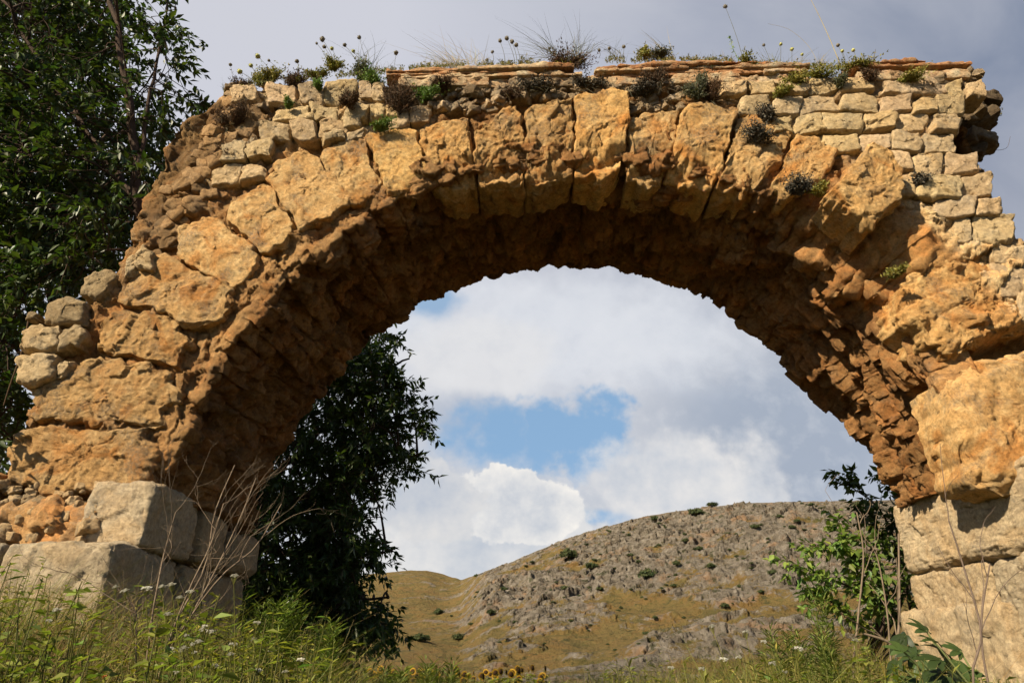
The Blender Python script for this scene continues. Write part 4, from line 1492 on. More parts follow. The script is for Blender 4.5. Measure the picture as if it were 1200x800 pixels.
            mbl.add(V, Q, None, np.tile([t, t, t * 0.9], (15, 1)))
    root = thing("fig_plant", "young fig plant with large lobed leaves at the foot of the right pier", "plant", base)
    mbw.build("stem", plain_mat("green_stem", (0.16, 0.18, 0.07), (0.12, 0.14, 0.05)), root, base)
    mbl.build("foliage", leaf_mat("fig_leaf", (0.034, 0.058, 0.015), (0.05, 0.078, 0.02), 0.25, 0.5, 0.3), root, base)

    # ---------------------------------------------------------------- leafless branching bush in front of the left pier
    def dead_bush(name, label, stems, r0, nsub, depth=3, mat=TWIG, spread=0.5, lmul=0.5, base=None):
        mb = MB()

        def grow(p, d, L, r, lev):
            n = 7
            pts = [p]
            dd = d.copy()
            for _ in range(n):
                dd = unit(dd + rng.normal(0, 0.13, 3) + np.array([0, 0, 0.03]))
                pts.append(pts[-1] + dd * L / n)
            pts = np.array(pts)
            tube(mb, pts, np.linspace(r, r * 0.45, n + 1), 5 if lev == 0 else 3, rng.uniform(0.8, 1.2))
            if lev < depth:
                for _ in range(nsub if lev else nsub + 1):
                    k = rng.integers(2, n + 1)
                    nd = unit(dd + rng.normal(0, spread, 3))
                    grow(pts[k], nd, L * rng.uniform(lmul * 0.7, lmul * 1.2), r * 0.5, lev + 1)

        for st in stems:
            q = smooth_line(st, 14)
            tube(mb, q, np.linspace(r0, r0 * 0.55, 14), 6, 1.0)
            for _ in range(nsub + 2):
                k = rng.integers(5, 14)
                d = unit(q[min(k + 1, 13)] - q[k - 1])
                grow(q[k], unit(d + rng.normal(0, spread * 0.8, 3)), 0.3 * rng.uniform(0.6, 1.2), r0 * 0.45, 1)
        b = np.asarray(base if base is not None else stems[0][0])
        return tag(mb.build(name, mat, None, b, loc=b), label, "dead bush")

    Yb = -1.3
    b0 = P(172, 830, Yb)
    b0[2] = ground_z(b0[0], b0[1]) - 0.02
    dead_bush("dead_bush", "leafless grey bush of thin branching twigs in front of the left pier", [
        [b0, P(192, 770, Yb), P(222, 690, Yb), P(246, 640, Yb + .1), P(262, 590, Yb + .2)],
        [b0, P(185, 790, Yb), P(225, 720, Yb - .1), P(262, 672, Yb - .1), P(300, 640, Yb), P(330, 590, Yb)],
        [b0, P(176, 740, Yb), P(184, 690, Yb), P(192, 650, Yb + .1), P(206, 600, Yb + .1)],
        [b0, P(160, 740, Yb - .1), P(158, 715, Yb - .1)],
        [b0, P(200, 745, Yb), P(240, 665, Yb + .15), P(252, 600, Yb + .2), P(275, 545, Yb + .3)],
        [b0, P(196, 760, Yb), P(236, 700, Yb + .1), P(280, 610, Yb + .2), P(300, 560, Yb + .3)],
    ], 0.0042, 3, 3, base=b0)
    for k, (pts, lab) in enumerate([
        ([(1000, 800), (1006, 720), (1012, 650), (1004, 600)], "tall forked dead stalk nearest the hill, left of the right pier"),
        ([(1050, 800), (1054, 720), (1053, 625)], "straight pale dead stalk right against the edge of the right pier"),
        ([(1100, 800), (1070, 775), (1042, 752), (1012, 742)], "thick dead stalk lying aslant at the foot of the right pier"),
        ([(1046, 790), (1040, 720), (1030, 660), (1022, 640)], "crooked dead stalk between two straighter ones beside the right pier"),
    ]):
        Ys = -0.5
        q = [P(a, b, Ys) for a, b in pts]
        g = q[0].copy()
        g[2] = ground_z(g[0], g[1]) - 0.02
        st = [g] + q
        dead_bush("dead_stalk", lab, [st], (0.006, 0.008, 0.010, 0.005)[k], 0 if k in (1, 2) else 1, 2, TWIG, 0.45, 0.5)
    # twigs standing before the right pier blocks
    for k, (pts, lab) in enumerate([
        ([(1140, 800), (1150, 740), (1128, 660), (1112, 610)], "dark bare twig crossing the pale blocks of the right pier"),
        ([(1158, 800), (1150, 730), (1160, 660)], "short forked twig in front of the lower right blocks"),
    ]):
        q = [P(a, b, -1.2) for a, b in pts]
        g = q[0].copy()
        g[2] = ground_z(g[0], g[1]) - 0.02
        dead_bush("dead_twig", lab, [[g] + q], 0.005, 1, 2, plain_mat("dark_twig", (0.15, 0.11, 0.085), (0.1, 0.07, 0.05)), 0.45, 0.5)


grow_plants()


# ------------------------------------------------------------------ weeds and grass in front of and under the arch
TOPS = [(-200, 620), (0, 648), (40, 655), (90, 672), (130, 682), (160, 662), (200, 682), (260, 680), (300, 698), (345, 702), (390, 734), (420, 765), (470, 776), (520, 772), (560, 790), (620, 786),
        (680, 772), (760, 764), (840, 756), (900, 742), (950, 732), (1000, 735), (1060, 752), (1120, 772), (1200, 776), (1500, 740)]
TX, TY = np.array([t[0] for t in TOPS], float), np.array([t[1] for t in TOPS], float)


def max_height(x, y):
    """how tall the weeds stand at (x, y): knee high in the middle of the opening, chest high on the left bank"""
    zc0 = (y + 4) * CP
    px_ = 600 + 800 * x / np.maximum(zc0 * 1.02, 0.2)
    ty = np.interp(px_, TX, TY)
    yc = (400 - ty) / 800.0
    top = CAM[2] + (SP + yc * CP) / (CP - yc * SP) * (y + 4)
    return top - ground_z(x, y)


def scatter(n, xr, yr):
    x = rng.uniform(*xr, n)
    y = rng.uniform(*yr, n)
    return x, y


def weeds():
    mb, ms = MB(), MB()
    # grass blades
    for (n, xr, yr, dry) in [(19000, (-3.6, 3.2), (-2.6, -0.45), 0.22), (9000, (-1.9, 2.9), (-0.4, 3.5), 0.4), (12000, (-3.5, 6), (3.5, 14), 0.6), (5000, (-3.4, -1.2), (-1.6, -0.42), 0.6), (2500, (-5, -3.4), (-2, 4), 0.4), (2500, (3.4, 6), (-2.5, 3), 0.4), (3000, (-4, 4), (-7, -2.6), 0.4)]:
        x, y = scatter(n, xr, yr)
        g = ground_z(x, y)
        mh = np.clip(max_height(x, y), 0.12, 0.75)
        if yr[0] >= 3.5:
            mh = np.clip(mh, 0.1, 0.95)
        cl = perlin(np.stack([x * 1.4, y * 1.4, x * 0], 1), 41) + 0.5 * perlin(np.stack([x * 4, y * 4, x * 0], 1), 42)
        h = mh * rng.uniform(0.45, 1.03, n) ** 0.8 * np.clip(0.95 + 0.55 * cl, 0.5, 1.15)
        near = np.hypot(x, y + 4) < 1.5
        h[near] = np.minimum(h[near], 0.45)
        base = np.stack([x, y, g - 0.03], 1)
        d = np.stack([rng.normal(0, 0.22, n), rng.normal(0, 0.22, n), np.ones(n)], 1)
        bend = rng.normal(0, 0.34, (n, 3)) * np.array([1, 1, 0.1]) - np.array([0, 0, 0.10])
        isdry = rng.random(n) < np.clip(dry + 0.9 * perlin(np.stack([x * 0.9, y * 0.9, x * 0 + 3], 1), 43), 0.05, 0.95)
        W = rng.uniform(0.002, 0.0055, n)
        tg = var_tint(n, 0.5, 1.15, 0.15)
        td = var_tint(n, 0.5, 1.1, 0.1)
        a, b = ~isdry, isdry
        blades(mb, base[a], d[a], h[a], W[a], bend[a], tg[a])
        blades(ms, base[b], d[b], h[b], W[b] * 0.5, bend[b], td[b])
    # leafy stems
    for (n, xr, yr) in [(1300, (-3.4, 2.6), (-2.5, -0.5)), (420, (-3.3, -1.0), (-2.2, -0.6)), (260, (0.5, 3.0), (-2.0, -0.3)), (500, (-1.9, 2.9), (-0.3, 3.5)), (500, (-3, 6), (3.5, 12))]:
        x, y = scatter(n, xr, yr)
        g = ground_z(x, y)
        mh = np.clip(max_height(x, y), 0.12, 0.95)
        for i in range(n):
            if math.hypot(x[i], y[i] + 4) < 1.5:
                continue
            h = mh[i] * rng.uniform(0.55, 1.0) * (0.78 + 0.24 * math.sin(x[i] * 5.1 + 2.0 * math.sin(y[i] * 4.3)))
            b = np.array([x[i], y[i], g[i] - 0.02])
            top = b + np.array([rng.normal(0, .12) * h, rng.normal(0, .12) * h, h])
            q = smooth_line(np.array([b, (b + top) / 2 + rng.normal(0, .03, 3) * h, top]), 6)
            tube(mb, q, np.linspace(0.0026, 0.0012, 6), 3, rng.uniform(0.35, 0.75))
            kind = rng.random()
            m = int(10 + h * 34)
            s = rng.uniform(0.2, 1, m)
            pb = np.stack([np.interp(s, np.linspace(0, 1, 6), q[:, j]) for j in range(3)], 1)
            a = rng.uniform(0, 2 * math.pi, m)
            ld = np.stack([np.cos(a), np.sin(a), rng.uniform(-0.1, 0.8, m)], 1)
            t = var_tint(m, 0.6, 1.35, 0.12)
            if kind < 0.4:
                leaves(mb, pb, ld, np.tile([0, 0, 1.0], (m, 1)), rng.uniform(0.018, 0.045, m), rng.uniform(0.009, 0.02, m), t)
            elif kind < 0.75:
                leaves(mb, pb, ld, np.tile([0, 0, 1.0], (m, 1)), rng.uniform(0.03, 0.08, m), rng.uniform(0.003, 0.007, m), t * 1.1)
            else:
                leaves(mb, pb, ld, np.tile([0, 0, 1.0], (m, 1)), rng.uniform(0.03, 0.07, m), rng.uniform(0.005, 0.009, m), t)
    # broad-leaved plants in the near left corner and along the pier
    for (n, xr, yr) in [(80, (-1.75, -0.55), (-2.55, -1.9)), (60, (-3.2, -1.8), (-1.9, -0.6)), (50, (1.0, 2.4), (-2.0, -0.8))]:
        x, y = scatter(n, xr, yr)
        g = ground_z(x, y)
        mh = np.clip(max_height(x, y), 0.12, 0.9)
        for i in range(n):
            h = mh[i] * rng.uniform(0.75, 1.0)
            b = np.array([x[i], y[i], g[i] - 0.02])
            top = b + np.array([rng.normal(0, .1) * h, rng.normal(0, .1) * h, h])
            q = smooth_line(np.array([b, (b + top) / 2 + rng.normal(0, .02, 3), top]), 6)
            tube(mb, q, np.linspace(0.003, 0.0015, 6), 4, 0.5)
            m = 16
            s = rng.uniform(0.3, 1, m)
            pb = np.stack([np.interp(s, np.linspace(0, 1, 6), q[:, j]) for j in range(3)], 1)
            a = rng.uniform(0, 2 * math.pi, m)
            ld = np.stack([np.cos(a), np.sin(a), rng.uniform(-0.3, 0.6, m)], 1)
            leaves(mb, pb, ld, np.tile([0, 0, 1.0], (m, 1)) + rng.normal(0, .3, (m, 3)), rng.uniform(0.022, 0.05, m), rng.uniform(0.015, 0.03, m), var_tint(m, 0.55, 1.25, 0.12) * np.array([0.85, 1.0, 0.9]))
    tag(mb.build("weeds", WEED_LEAF, smooth=False), kind="stuff")
    tag(ms.build("dry_grass", STRAW, smooth=False), kind="stuff")


weeds()


# feathery tall weeds that stand out above the rest
def feathery(name, label, px, py, Y, h_, col, n=5, group=None):
    p = P(px, py, Y)
    base = np.array([p[0], Y, float(ground_z(p[0], Y)) - 0.02])
    mb = MB()
    for k in range(n):
        top = P(px + rng.normal(0, 14), py + abs(rng.normal(0, 14)), Y + rng.normal(0, .06))
        q = smooth_line(np.array([base + rng.normal(0, .02, 3) * (1, 1, 0), (base + top) / 2 + rng.normal(0, .02, 3), top]), 10)
        tube(mb, q, np.linspace(0.004, 0.0015, 10), 4, 0.9)
        for s in np.linspace(0.3, 1, 17):
            b = np.array([np.interp(s, np.linspace(0, 1, 10), q[:, j]) for j in range(3)])
            m = 14
            a = rng.uniform(0, 2 * math.pi, m)
            ld = np.stack([np.cos(a), np.sin(a), rng.uniform(0.2, 1.4, m)], 1)
            bb = b + unit(ld) * rng.uniform(0, 0.04, m)[:, None]
            leaves(mb, bb, ld, np.tile([0, 0, 1.0], (m, 1)), rng.uniform(0.02, 0.05, m), rng.uniform(0.003, 0.007, m), var_tint(m, 0.8, 1.5, 0.1))
    return tag(mb.build(name, col, None, base, smooth=False, loc=base), label, "weed", group)


FEATH = leaf_mat("feathery_leaf", (0.125, 0.16, 0.034), (0.16, 0.18, 0.045), 0.35, 0.6, 0.2)
for px, py, Y, lab in [
    (318, 708, -0.9, "feathery pale green weed left of the shaded tree's foot"),
    (346, 700, -0.8, "tallest feathery weed before the dark foliage in the opening"),
    (376, 728, -0.9, "low feathery weed at the right edge of the left bank"),
    (512, 770, -0.4, "lone feathery weed in front of the sunflowers"),
    (470, 778, -0.3, "small feathery weed between the left bank and the sunflowers"),
    (920, 735, -0.7, "feathery weed in front of the hill's ochre slope"),
    (945, 700, -0.7, "tall slender feathery weed left of the dead stalks"),
    (960, 745, -1.0, "bushy feathery weed at the foot of the dead stalks"),
]:
    feathery("feathery_weed", lab, px, py, Y, 0.5, FEATH, 5 if px != 945 else 3)


# ------------------------------------------------------------------ white umbels and other flowers
def flower_proto(kind):
    root = bpy.data.objects.new({"white": "white_wildflower", "yellow": "yellow_wildflower", "red": "poppy"}[kind], None)
    COL.objects.link(root)
    st, hd = MB(), MB()
    h = 0.42
    q = smooth_line(np.array([[0, 0, -h], [0.02, 0.01, -h / 2], [0, 0, 0]]), 7)
    tube(st, q, np.linspace(0.003, 0.0016, 7), 4)
    m = 10
    s = rng.uniform(0.1, 0.8, m)
    pb = np.stack([np.interp(s, np.linspace(0, 1, 7), q[:, j]) for j in range(3)], 1)
    a = rng.uniform(0, 6.28, m)
    leaves(st, pb, np.stack([np.cos(a), np.sin(a), np.full(m, .5)], 1), np.tile([0, 0, 1.], (m, 1)), 0.05, 0.008, var_tint(m))
    if kind == "white":
        for k in range(26):
            rr, a = 0.024 * math.sqrt(rng.random()), rng.uniform(0, 6.28)
            c = np.array([rr * math.cos(a), rr * math.sin(a), 0.012 - rr * 0.2 + rng.normal(0, .002)])
            tube(st, np.array([[0, 0, -0.012], c]), 0.0006, 3)
            for j in range(5):
                b = a + j * 1.2566
                leaves(hd, c, np.array([math.cos(b), math.sin(b), 0.25]), np.array([0, 0, 1.0]), 0.0075, 0.005, np.ones((1, 3)))
        mat = WHITE
    else:
        n = 14 if kind == "yellow" else 6
        for j in range(n):
            b = j * 6.283 / n
            leaves(hd, np.array([0, 0, 0.002]), np.array([math.cos(b), math.sin(b), 0.4 if kind == "yellow" else 0.9]), np.array([0, 0, 1.0]), 0.018 if kind == "yellow" else 0.026, 0.008 if kind == "yellow" else 0.02, np.ones((1, 3)))
        mat = YELLOW if kind == "yellow" else RED
    st.build("stem", WEED_LEAF, root, smooth=False)
    hd.build("flower_head", mat, root, smooth=False)
    return root


def copy_tree(o, parent=None):
    c = o.copy()
    COL.objects.link(c)
    c.parent = parent
    for ch in list(o.children):
        copy_tree(ch, c)
    return c


def flowers(kind, spots, labels, group, cat):
    proto = flower_proto(kind)
    for i, (px, py, Y) in enumerate(spots):
        o = proto if i == 0 else copy_tree(proto)
        o.location = P(px, py, Y)
        o.rotation_euler = (rng.normal(0.16, 0.1), rng.normal(-0.05, 0.1), rng.uniform(-0.6, 0.6))
        s = rng.uniform(0.3, 0.52)
        o.scale = (s, s, 1.0)
        tag(o, labels(px, py), cat, group)


wsp = [(201, 693), (210, 708), (222, 701), (274, 683), (237, 746), (226, 763), (196, 728), (246, 748), (232, 760), (215, 768), (208, 771), (202, 767), (228, 772), (251, 788), (205, 795), (230, 790),
       (272, 763), (300, 737), (297, 757), (135, 696), (146, 700), (66, 723), (56, 735), (171, 697), (302, 793), (334, 795), (218, 752), (240, 742), (190, 695), (270, 775), (318, 770), (352, 780),
       (955, 722), (874, 748), (835, 742), (848, 780), (866, 778), (905, 786), (935, 768), (822, 792), (1002, 758), (786, 790), (895, 760), (920, 795)]
wsp = [(a, b - 4, rng.uniform(-2.35, -1.8)) for a, b in wsp]
flowers("white", wsp, lambda a, b: ("small white umbel flower among the green weeds below the left pier" if a < 500 else "small white umbel flower in the thin grass under the rocky hill"), "white umbel flowers in the weeds", "wildflower")
ysp = [(a, b, -1.5) for a, b in [(66, 772), (75, 762), (111, 790), (132, 732), (172, 794)]]
flowers("yellow", ysp, lambda a, b: "small orange-yellow flower among weeds in the lower left corner", "yellow flowers in the weeds", "wildflower")
rsp = [(122, 797, -1.5)]
flowers("red", rsp, lambda a, b: "single small red poppy at the bottom of the left weeds", None, "poppy")

# ------------------------------------------------------------------ sunflower field beyond the arch
def sunflowers():
    root = bpy.data.objects.new("sunflower", None)
    COL.objects.link(root)
    st, pt, dc = MB(), MB(), MB()
    tube(st, np.array([[0, 0, 0], [0.01, 0, 0.6], [0, 0, 1.15], [0, -0.06, 1.28]]), [0.016, 0.014, 0.012, 0.01], 6, 0.7)
    n = 14
    s = rng.uniform(0.35, 1.15, n)
    a = rng.uniform(0, 6.28, n)
    leaves(st, np.stack([np.zeros(n), np.zeros(n), s], 1), np.stack([np.cos(a), np.sin(a), np.full(n, 0.15)], 1), np.tile([0, 0, 1.], (n, 1)), 0.26, 0.2, var_tint(n, .6, 1.1), 0.1, 0.3)
    c = np.array([0, -0.09, 1.3])
    ax = unit(np.array([0, -1, 0.1]))
    e1 = np.array([1.0, 0, 0])
    e2 = np.cross(ax, e1)
    for k in range(24):
        b = k * 6.283 / 24
        d = e1 * math.cos(b) + e2 * math.sin(b)
        leaves(pt, c + d * 0.06, d + ax * 0.15, ax, 0.075, 0.045, np.ones((1, 3)) * rng.uniform(0.7, 1.2))
    ring = []
    for rr, hh in ((0.0, 0.03), (0.045, 0.028), (0.078, 0.012), (0.06, -0.02)):
        ring.append([c + (e1 * math.cos(b) + e2 * math.sin(b)) * rr + ax * hh for b in np.arange(14) / 14 * 6.283])
    dc.add(np.array(ring).reshape(-1, 3), grid_quads(4, 14, wrap_m=True))
    st.build("stem", WEED_LEAF, root, smooth=False)
    pt.build("petals", YELLOW, root, smooth=False)
    dc.build("flower_disc", DISC, root)
    i = 0
    for row in range(5):
        Y = 19 + row * 2.4
        for k in range(15):
            px = 395 + k * 16.5 + rng.uniform(-6, 6) + row * 3
            p = P(px, 790, Y)
            gz = float(ground_z(p[0], Y))
            top = P(px, 785 + rng.uniform(0, 14) - row, Y)[2]
            o = root if i == 0 else copy_tree(root)
            o.location = (p[0], Y, gz)
            s = float(np.clip((top - gz) / 1.3, 0.6, 1.5))
            o.scale = (1.0, 1.0, s)
            o.rotation_euler = (0, 0, rng.uniform(-0.3, 1.6))
            tag(o, "yellow sunflower with a dark disc in the field beyond the arch", "sunflower", "sunflowers in the field beyond the arch")
            i += 1


sunflowers()


# ------------------------------------------------------------------ bushes on the hillside
def hill_bushes():
    def proto(n, seed):
        r = np.random.default_rng(seed)
        mb = MB()
        d = unit(r.normal(size=(n, 3)))
        d[:, 2] = np.abs(d[:, 2]) * 0.9 - 0.1
        rr = r.uniform(0.45, 1.0, n) ** 0.6
        lump = 1 + 0.75 * fbm(d * 1.6 + seed, 3, seed)
        p = d * (rr * lump)[:, None] * np.array([0.55, 0.55, 0.5]) + np.array([0, 0, 0.28])
        nn = unit(d + r.normal(0, 0.6, (n, 3)))
        leaves(mb, p, unit(np.cross(nn, r.normal(size=(n, 3)))), nn, 0.14, 0.12, var_tint(n, 0.6, 1.3))
        for k in range(4):
            a = k * 1.6
            tube(mb, np.array([[0, 0, -0.15], [0.08 * math.cos(a), 0.08 * math.sin(a), 0.15], [0.25 * math.cos(a), 0.25 * math.sin(a), 0.5]]), [0.03, 0.025, 0.01], 4, (1.5, 1.0, .8))
        return mb
    protos = [proto(900, 3).build("hill_bush", BUSH_FAR, smooth=False), proto(700, 8).build("hill_bush", BUSH_FAR, smooth=False), proto(600, 12).build("hill_bush", BUSH_FAR, smooth=False)]
    spots = [(667, 651, 15, "rounded dark green tree standing alone on the hill's left shoulder"), (694, 663, 13, "bushy dark tree just below the lone rounded tree on the hill"), (759, 673, 17, "broad dark shrub in the middle of the rocky slope"),
             (816, 601, 10, "dark shrub on the skyline of the hill"), (835, 592, 9, "small round tree breaking the hill's skyline"), (558, 674, 5, "tiny lone bush on the saddle left of the hill"), (493, 747, 13, "dark bush at the foot of the rocks near the shaded tree"), (537, 746, 11, None), (460, 762, 12, None)]
    for a, b in [(618, 661), (716, 617), (744, 655), (729, 653), (783, 652), (792, 665), (705, 686), (772, 690), (783, 680), (722, 713), (717, 762), (746, 748), (808, 706), (853, 708), (845, 624), (862, 624), (884, 626), (928, 621),
                 (934, 611), (958, 620), (950, 600), (966, 594), (992, 590), (1010, 590), (903, 635), (820, 648), (806, 631), (796, 670), (792, 686), (680, 705), (596, 690), (654, 702), (668, 722), (600, 732), (585, 753), (640, 755),
                 (575, 712), (560, 700), (838, 660), (862, 655), (890, 700), (910, 668), (925, 690), (870, 690), (902, 652), (690, 640), (735, 625), (765, 612), (780, 620), (700, 655), (643, 680), (626, 690), (610, 672), (755, 700),
                 (830, 690), (850, 640), (880, 660), (914, 600), (940, 590), (975, 610), (990, 620), (1000, 605), (770, 640), (740, 690), (720, 672), (660, 690), (800, 720), (770, 730), (690, 735), (550, 735), (520, 720)]:
        if rng.random() < 0.92:
            spots.append((a + rng.normal(0, 4), b + rng.normal(0, 3), 3.2 + 5.5 * rng.random() ** 2.5, None))
            if rng.random() < 0.6:
                spots.append((a + rng.normal(0, 6), b + rng.normal(0, 4), rng.uniform(2.5, 4.5), None))
    # find where each line of sight meets the hill
    rr = np.linspace(75, 700, 700)
    used = [False] * 3
    for k, (a, b, size, lab) in enumerate(spots):
        d = PD(a, b + size * 0.3)
        az = math.atan2(d[0], d[1])
        te = d[2] / math.hypot(d[0], d[1])
        x, y, z, _ = hill_point(np.full(700, az), rr)
        el = (z - CAM[2]) / rr
        hit = np.nonzero(el >= te)[0]
        j = hit[0] if len(hit) else int(np.argmax(el))
        R0 = rr[j]
        sc = size / 800 * R0 * 1.02
        i = k % 3
        o = protos[i] if not used[i] else protos[i].copy()
        if used[i]:
            COL.objects.link(o)
        used[i] = True
        o.location = (x[j], y[j], z[j] - 0.12 * sc)
        o.scale = (sc * rng.uniform(0.9, 1.5), sc, sc * rng.uniform(0.65, 1.05))
        o.rotation_euler = (0, 0, rng.uniform(0, 6.28))
        tag(o, lab or "small dark green scrub bush among grey rocks on the hillside", "bush", "bushes dotted over the hillside")


hill_bushes()
# ================================================================== plants growing on the masonry
MOSS = plain_mat("dry_cushion", (0.060, 0.052, 0.040), (0.12, 0.105, 0.08), 40, 0.95, 0.05)
YGREEN = leaf_mat("yellow_green_leaf", (0.19, 0.18, 0.035), (0.24, 0.20, 0.05), 0.2, 0.6, 0.2)
GGREEN = leaf_mat("bright_green_leaf", (0.10, 0.17, 0.035), (0.14, 0.20, 0.045), 0.2, 0.55, 0.25)
GREYG = leaf_mat("grey_green_stem", (0.13, 0.13, 0.075), (0.10, 0.10, 0.065), 0.15, 0.7, 0.15)
PSTRAW = leaf_mat("pale_straw", (0.42, 0.37, 0.24), (0.34, 0.28, 0.16), 0.3, 0.7, 0.2, (1, .95, .8))
DSHRUB = leaf_mat("brown_shrub_leaf", (0.075, 0.05, 0.032), (0.12, 0.075, 0.045), 0.1, 0.85, 0.1, (1, .9, .7))


def mpp(p):
    q = np.asarray(p) - CAM
    return (q[1] * CP + q[2] * SP) / 800.0


def cushion(name, label, cat, px, py, Y, rx, ry, mat, n=260, leaf=(0.022, 0.007), spiky=0.6, up=0.35, group=None):
    """a low shrub: stems fanning out of one root, leaves along them"""
    c = P(px, py, Y)
    m = mpp(c)
    RX, RZ = rx * m, ry * m
    base = c + np.array([0, 0.03, -RZ * 0.75])
    mb = MB()
    d = unit(rng.normal(size=(n, 3)))
    d[:, 1] -= 0.25
    d = unit(d)
    nl = 4
    lob = rng.normal(0, 1, (nl, 3)) * np.array([RX * 0.5, 0.02, RZ * 0.35])
    lsz = rng.uniform(0.35, 0.85, nl)
    k_ = rng.integers(0, nl, n)
    tip = c + lob[k_] + d * np.array([RX, min(RX, 0.12), RZ]) * (lsz[k_] * rng.uniform(0.3, 1.15, n) ** 0.8)[:, None] * (1 + 0.9 * perlin(d * 2.6 + px, 7))[:, None]
    stray = rng.random(n) < 0.07
    tip = tip + np.where(stray[:, None], (tip - c) * 0.6 + np.array([0, 0, RZ * 0.3]), 0)
    base = base + lob.mean(0) * 0.5
    dv = tip - base
    L = np.linalg.norm(dv, axis=1)
    blades(mb, np.tile(base, (n, 1)) + rng.normal(0, 0.006, (n, 3)), dv, L, np.full(n, 0.0026), rng.normal(0, 0.09, (n, 3)) + np.array([0, 0, 0.06]), var_tint(n, 0.5, 1.1, 0.08), 3)
    for s in (0.55, 0.7, 0.85, 1.0):
        b = base + dv * s + rng.normal(0, 0.004, (n, 3))
        k = 2
        b = np.repeat(b, k, 0)
        ld = unit(np.repeat(unit(dv), k, 0) * spiky + rng.normal(0, 0.7, (n * k, 3)) + np.array([0, 0, up]))
        leaves(mb, b, ld, rng.normal(0, 1, (n * k, 3)), leaf[0] * rng.uniform(0.6, 1.3, n * k), leaf[1] * rng.uniform(0.7, 1.3, n * k), var_tint(n * k, 0.55, 1.4, 0.1))
    return tag(mb.build(name, mat, None, base, smooth=False, loc=base), label, cat, group)


def tuft(name, label, cat, px, py, Y, hpx, wpx, mat, n=50, lean=(0, 0), w=0.003, bend=0.35):
    base = P(px, py, Y)
    m = mpp(base)
    mb = MB()
    b = base + rng.normal(0, 1, (n, 3)) * np.array([wpx * m * 0.25, 0.03, 0.005])
    d = unit(np.stack([rng.normal(lean[0], 0.4, n), rng.normal(0, 0.3, n), np.ones(n)], 1))
    L = hpx * m * rng.uniform(0.5, 1.1, n)
    bd = np.stack([rng.normal(lean[1], bend, n), rng.normal(0, 0.2, n), -np.abs(rng.normal(0.1, 0.15, n))], 1)
    blades(mb, b, d, L, np.full(n, w), bd, var_tint(n, 0.65, 1.25, 0.08), 5)
    return tag(mb.build(name, mat, None, base, smooth=False, loc=base), label, cat)


for a in [
    (470, 116, -0.06, 19, 27, DSHRUB, 420, "large rounded brown dry shrub hanging over the left facing stones"),
    (815, 102, -0.08, 15, 20, GREYG, 300, "grey-green half of a shrub pair under the slabs, right of the crown"),
    (832, 103, -0.07, 15, 19, DSHRUB, 300, "brown twiggy shrub touching the grey-green shrub under the slabs"),
    (664, 66, 0.0, 24, 15, DSHRUB, 420, "dark brown shrub with tall grey stems on the very crown"),
    (347, 93, 0.0, 17, 9, DSHRUB, 220, "low brown shrub on top of the left pale facing stones"),
    (284, 103, 0.05, 14, 9, DSHRUB, 200, "dark low shrub at the left end of the wall top"),
    (276, 139, -0.03, 17, 15, DSHRUB, 280, "dark shrub on the earthy face below the left end of the top"),
    (256, 176, 0.02, 20, 18, DSHRUB, 160, "thin brown shrub low on the earthy left shoulder"),
    (409, 118, -0.07, 11, 10, DSHRUB, 200, "small brown shrub alone on the left facing stones"),
    (768, 88, -0.05, 12, 13, DSHRUB, 200, "dark brown shrub in the broken rubble right of the crown"),
    (522, 98, -0.04, 11, 8, DSHRUB, 150, "tiny brown shrub beneath the left slabs"),
    (1022, 90, -0.05, 11, 9, DSHRUB, 160, "small brown shrub left of the right end slab"),
    (600, 108, -0.05, 9, 8, DSHRUB, 120, "thin dry shrub in the dark rubble over the ring"),
]:
    cushion("dry_shrub", a[7], "shrub", *a[:5], a[5], a[6])
for a in [
    (901, 131, -0.05, 10, 12, "round black dried plant cushion on the right facing stones"),
    (886, 158, -0.08, 19, 9, "wide black dried plant cushion above the right ring joint"),
    (938, 218, -0.07, 15, 13, "black dried plant cushion in the cleft left of the jutting block"),
    (1075, 212, -0.03, 14, 8, "dark dried plant cushion right of the jutting block"),
    (690, 97, -0.05, 20, 8, "dark dried roots hanging below the crown slabs"),
    (640, 96, -0.05, 22, 9, "dark dried roots hanging left of the crown shrub"),
    (752, 100, -0.06, 16, 9, "dark dried plant cushion over the crown rubble"),
]:
    cushion("dried_cushion", a[5], "dried plant", *a[:5], MOSS, 240, (0.018, 0.010), 0.3, 0.0)
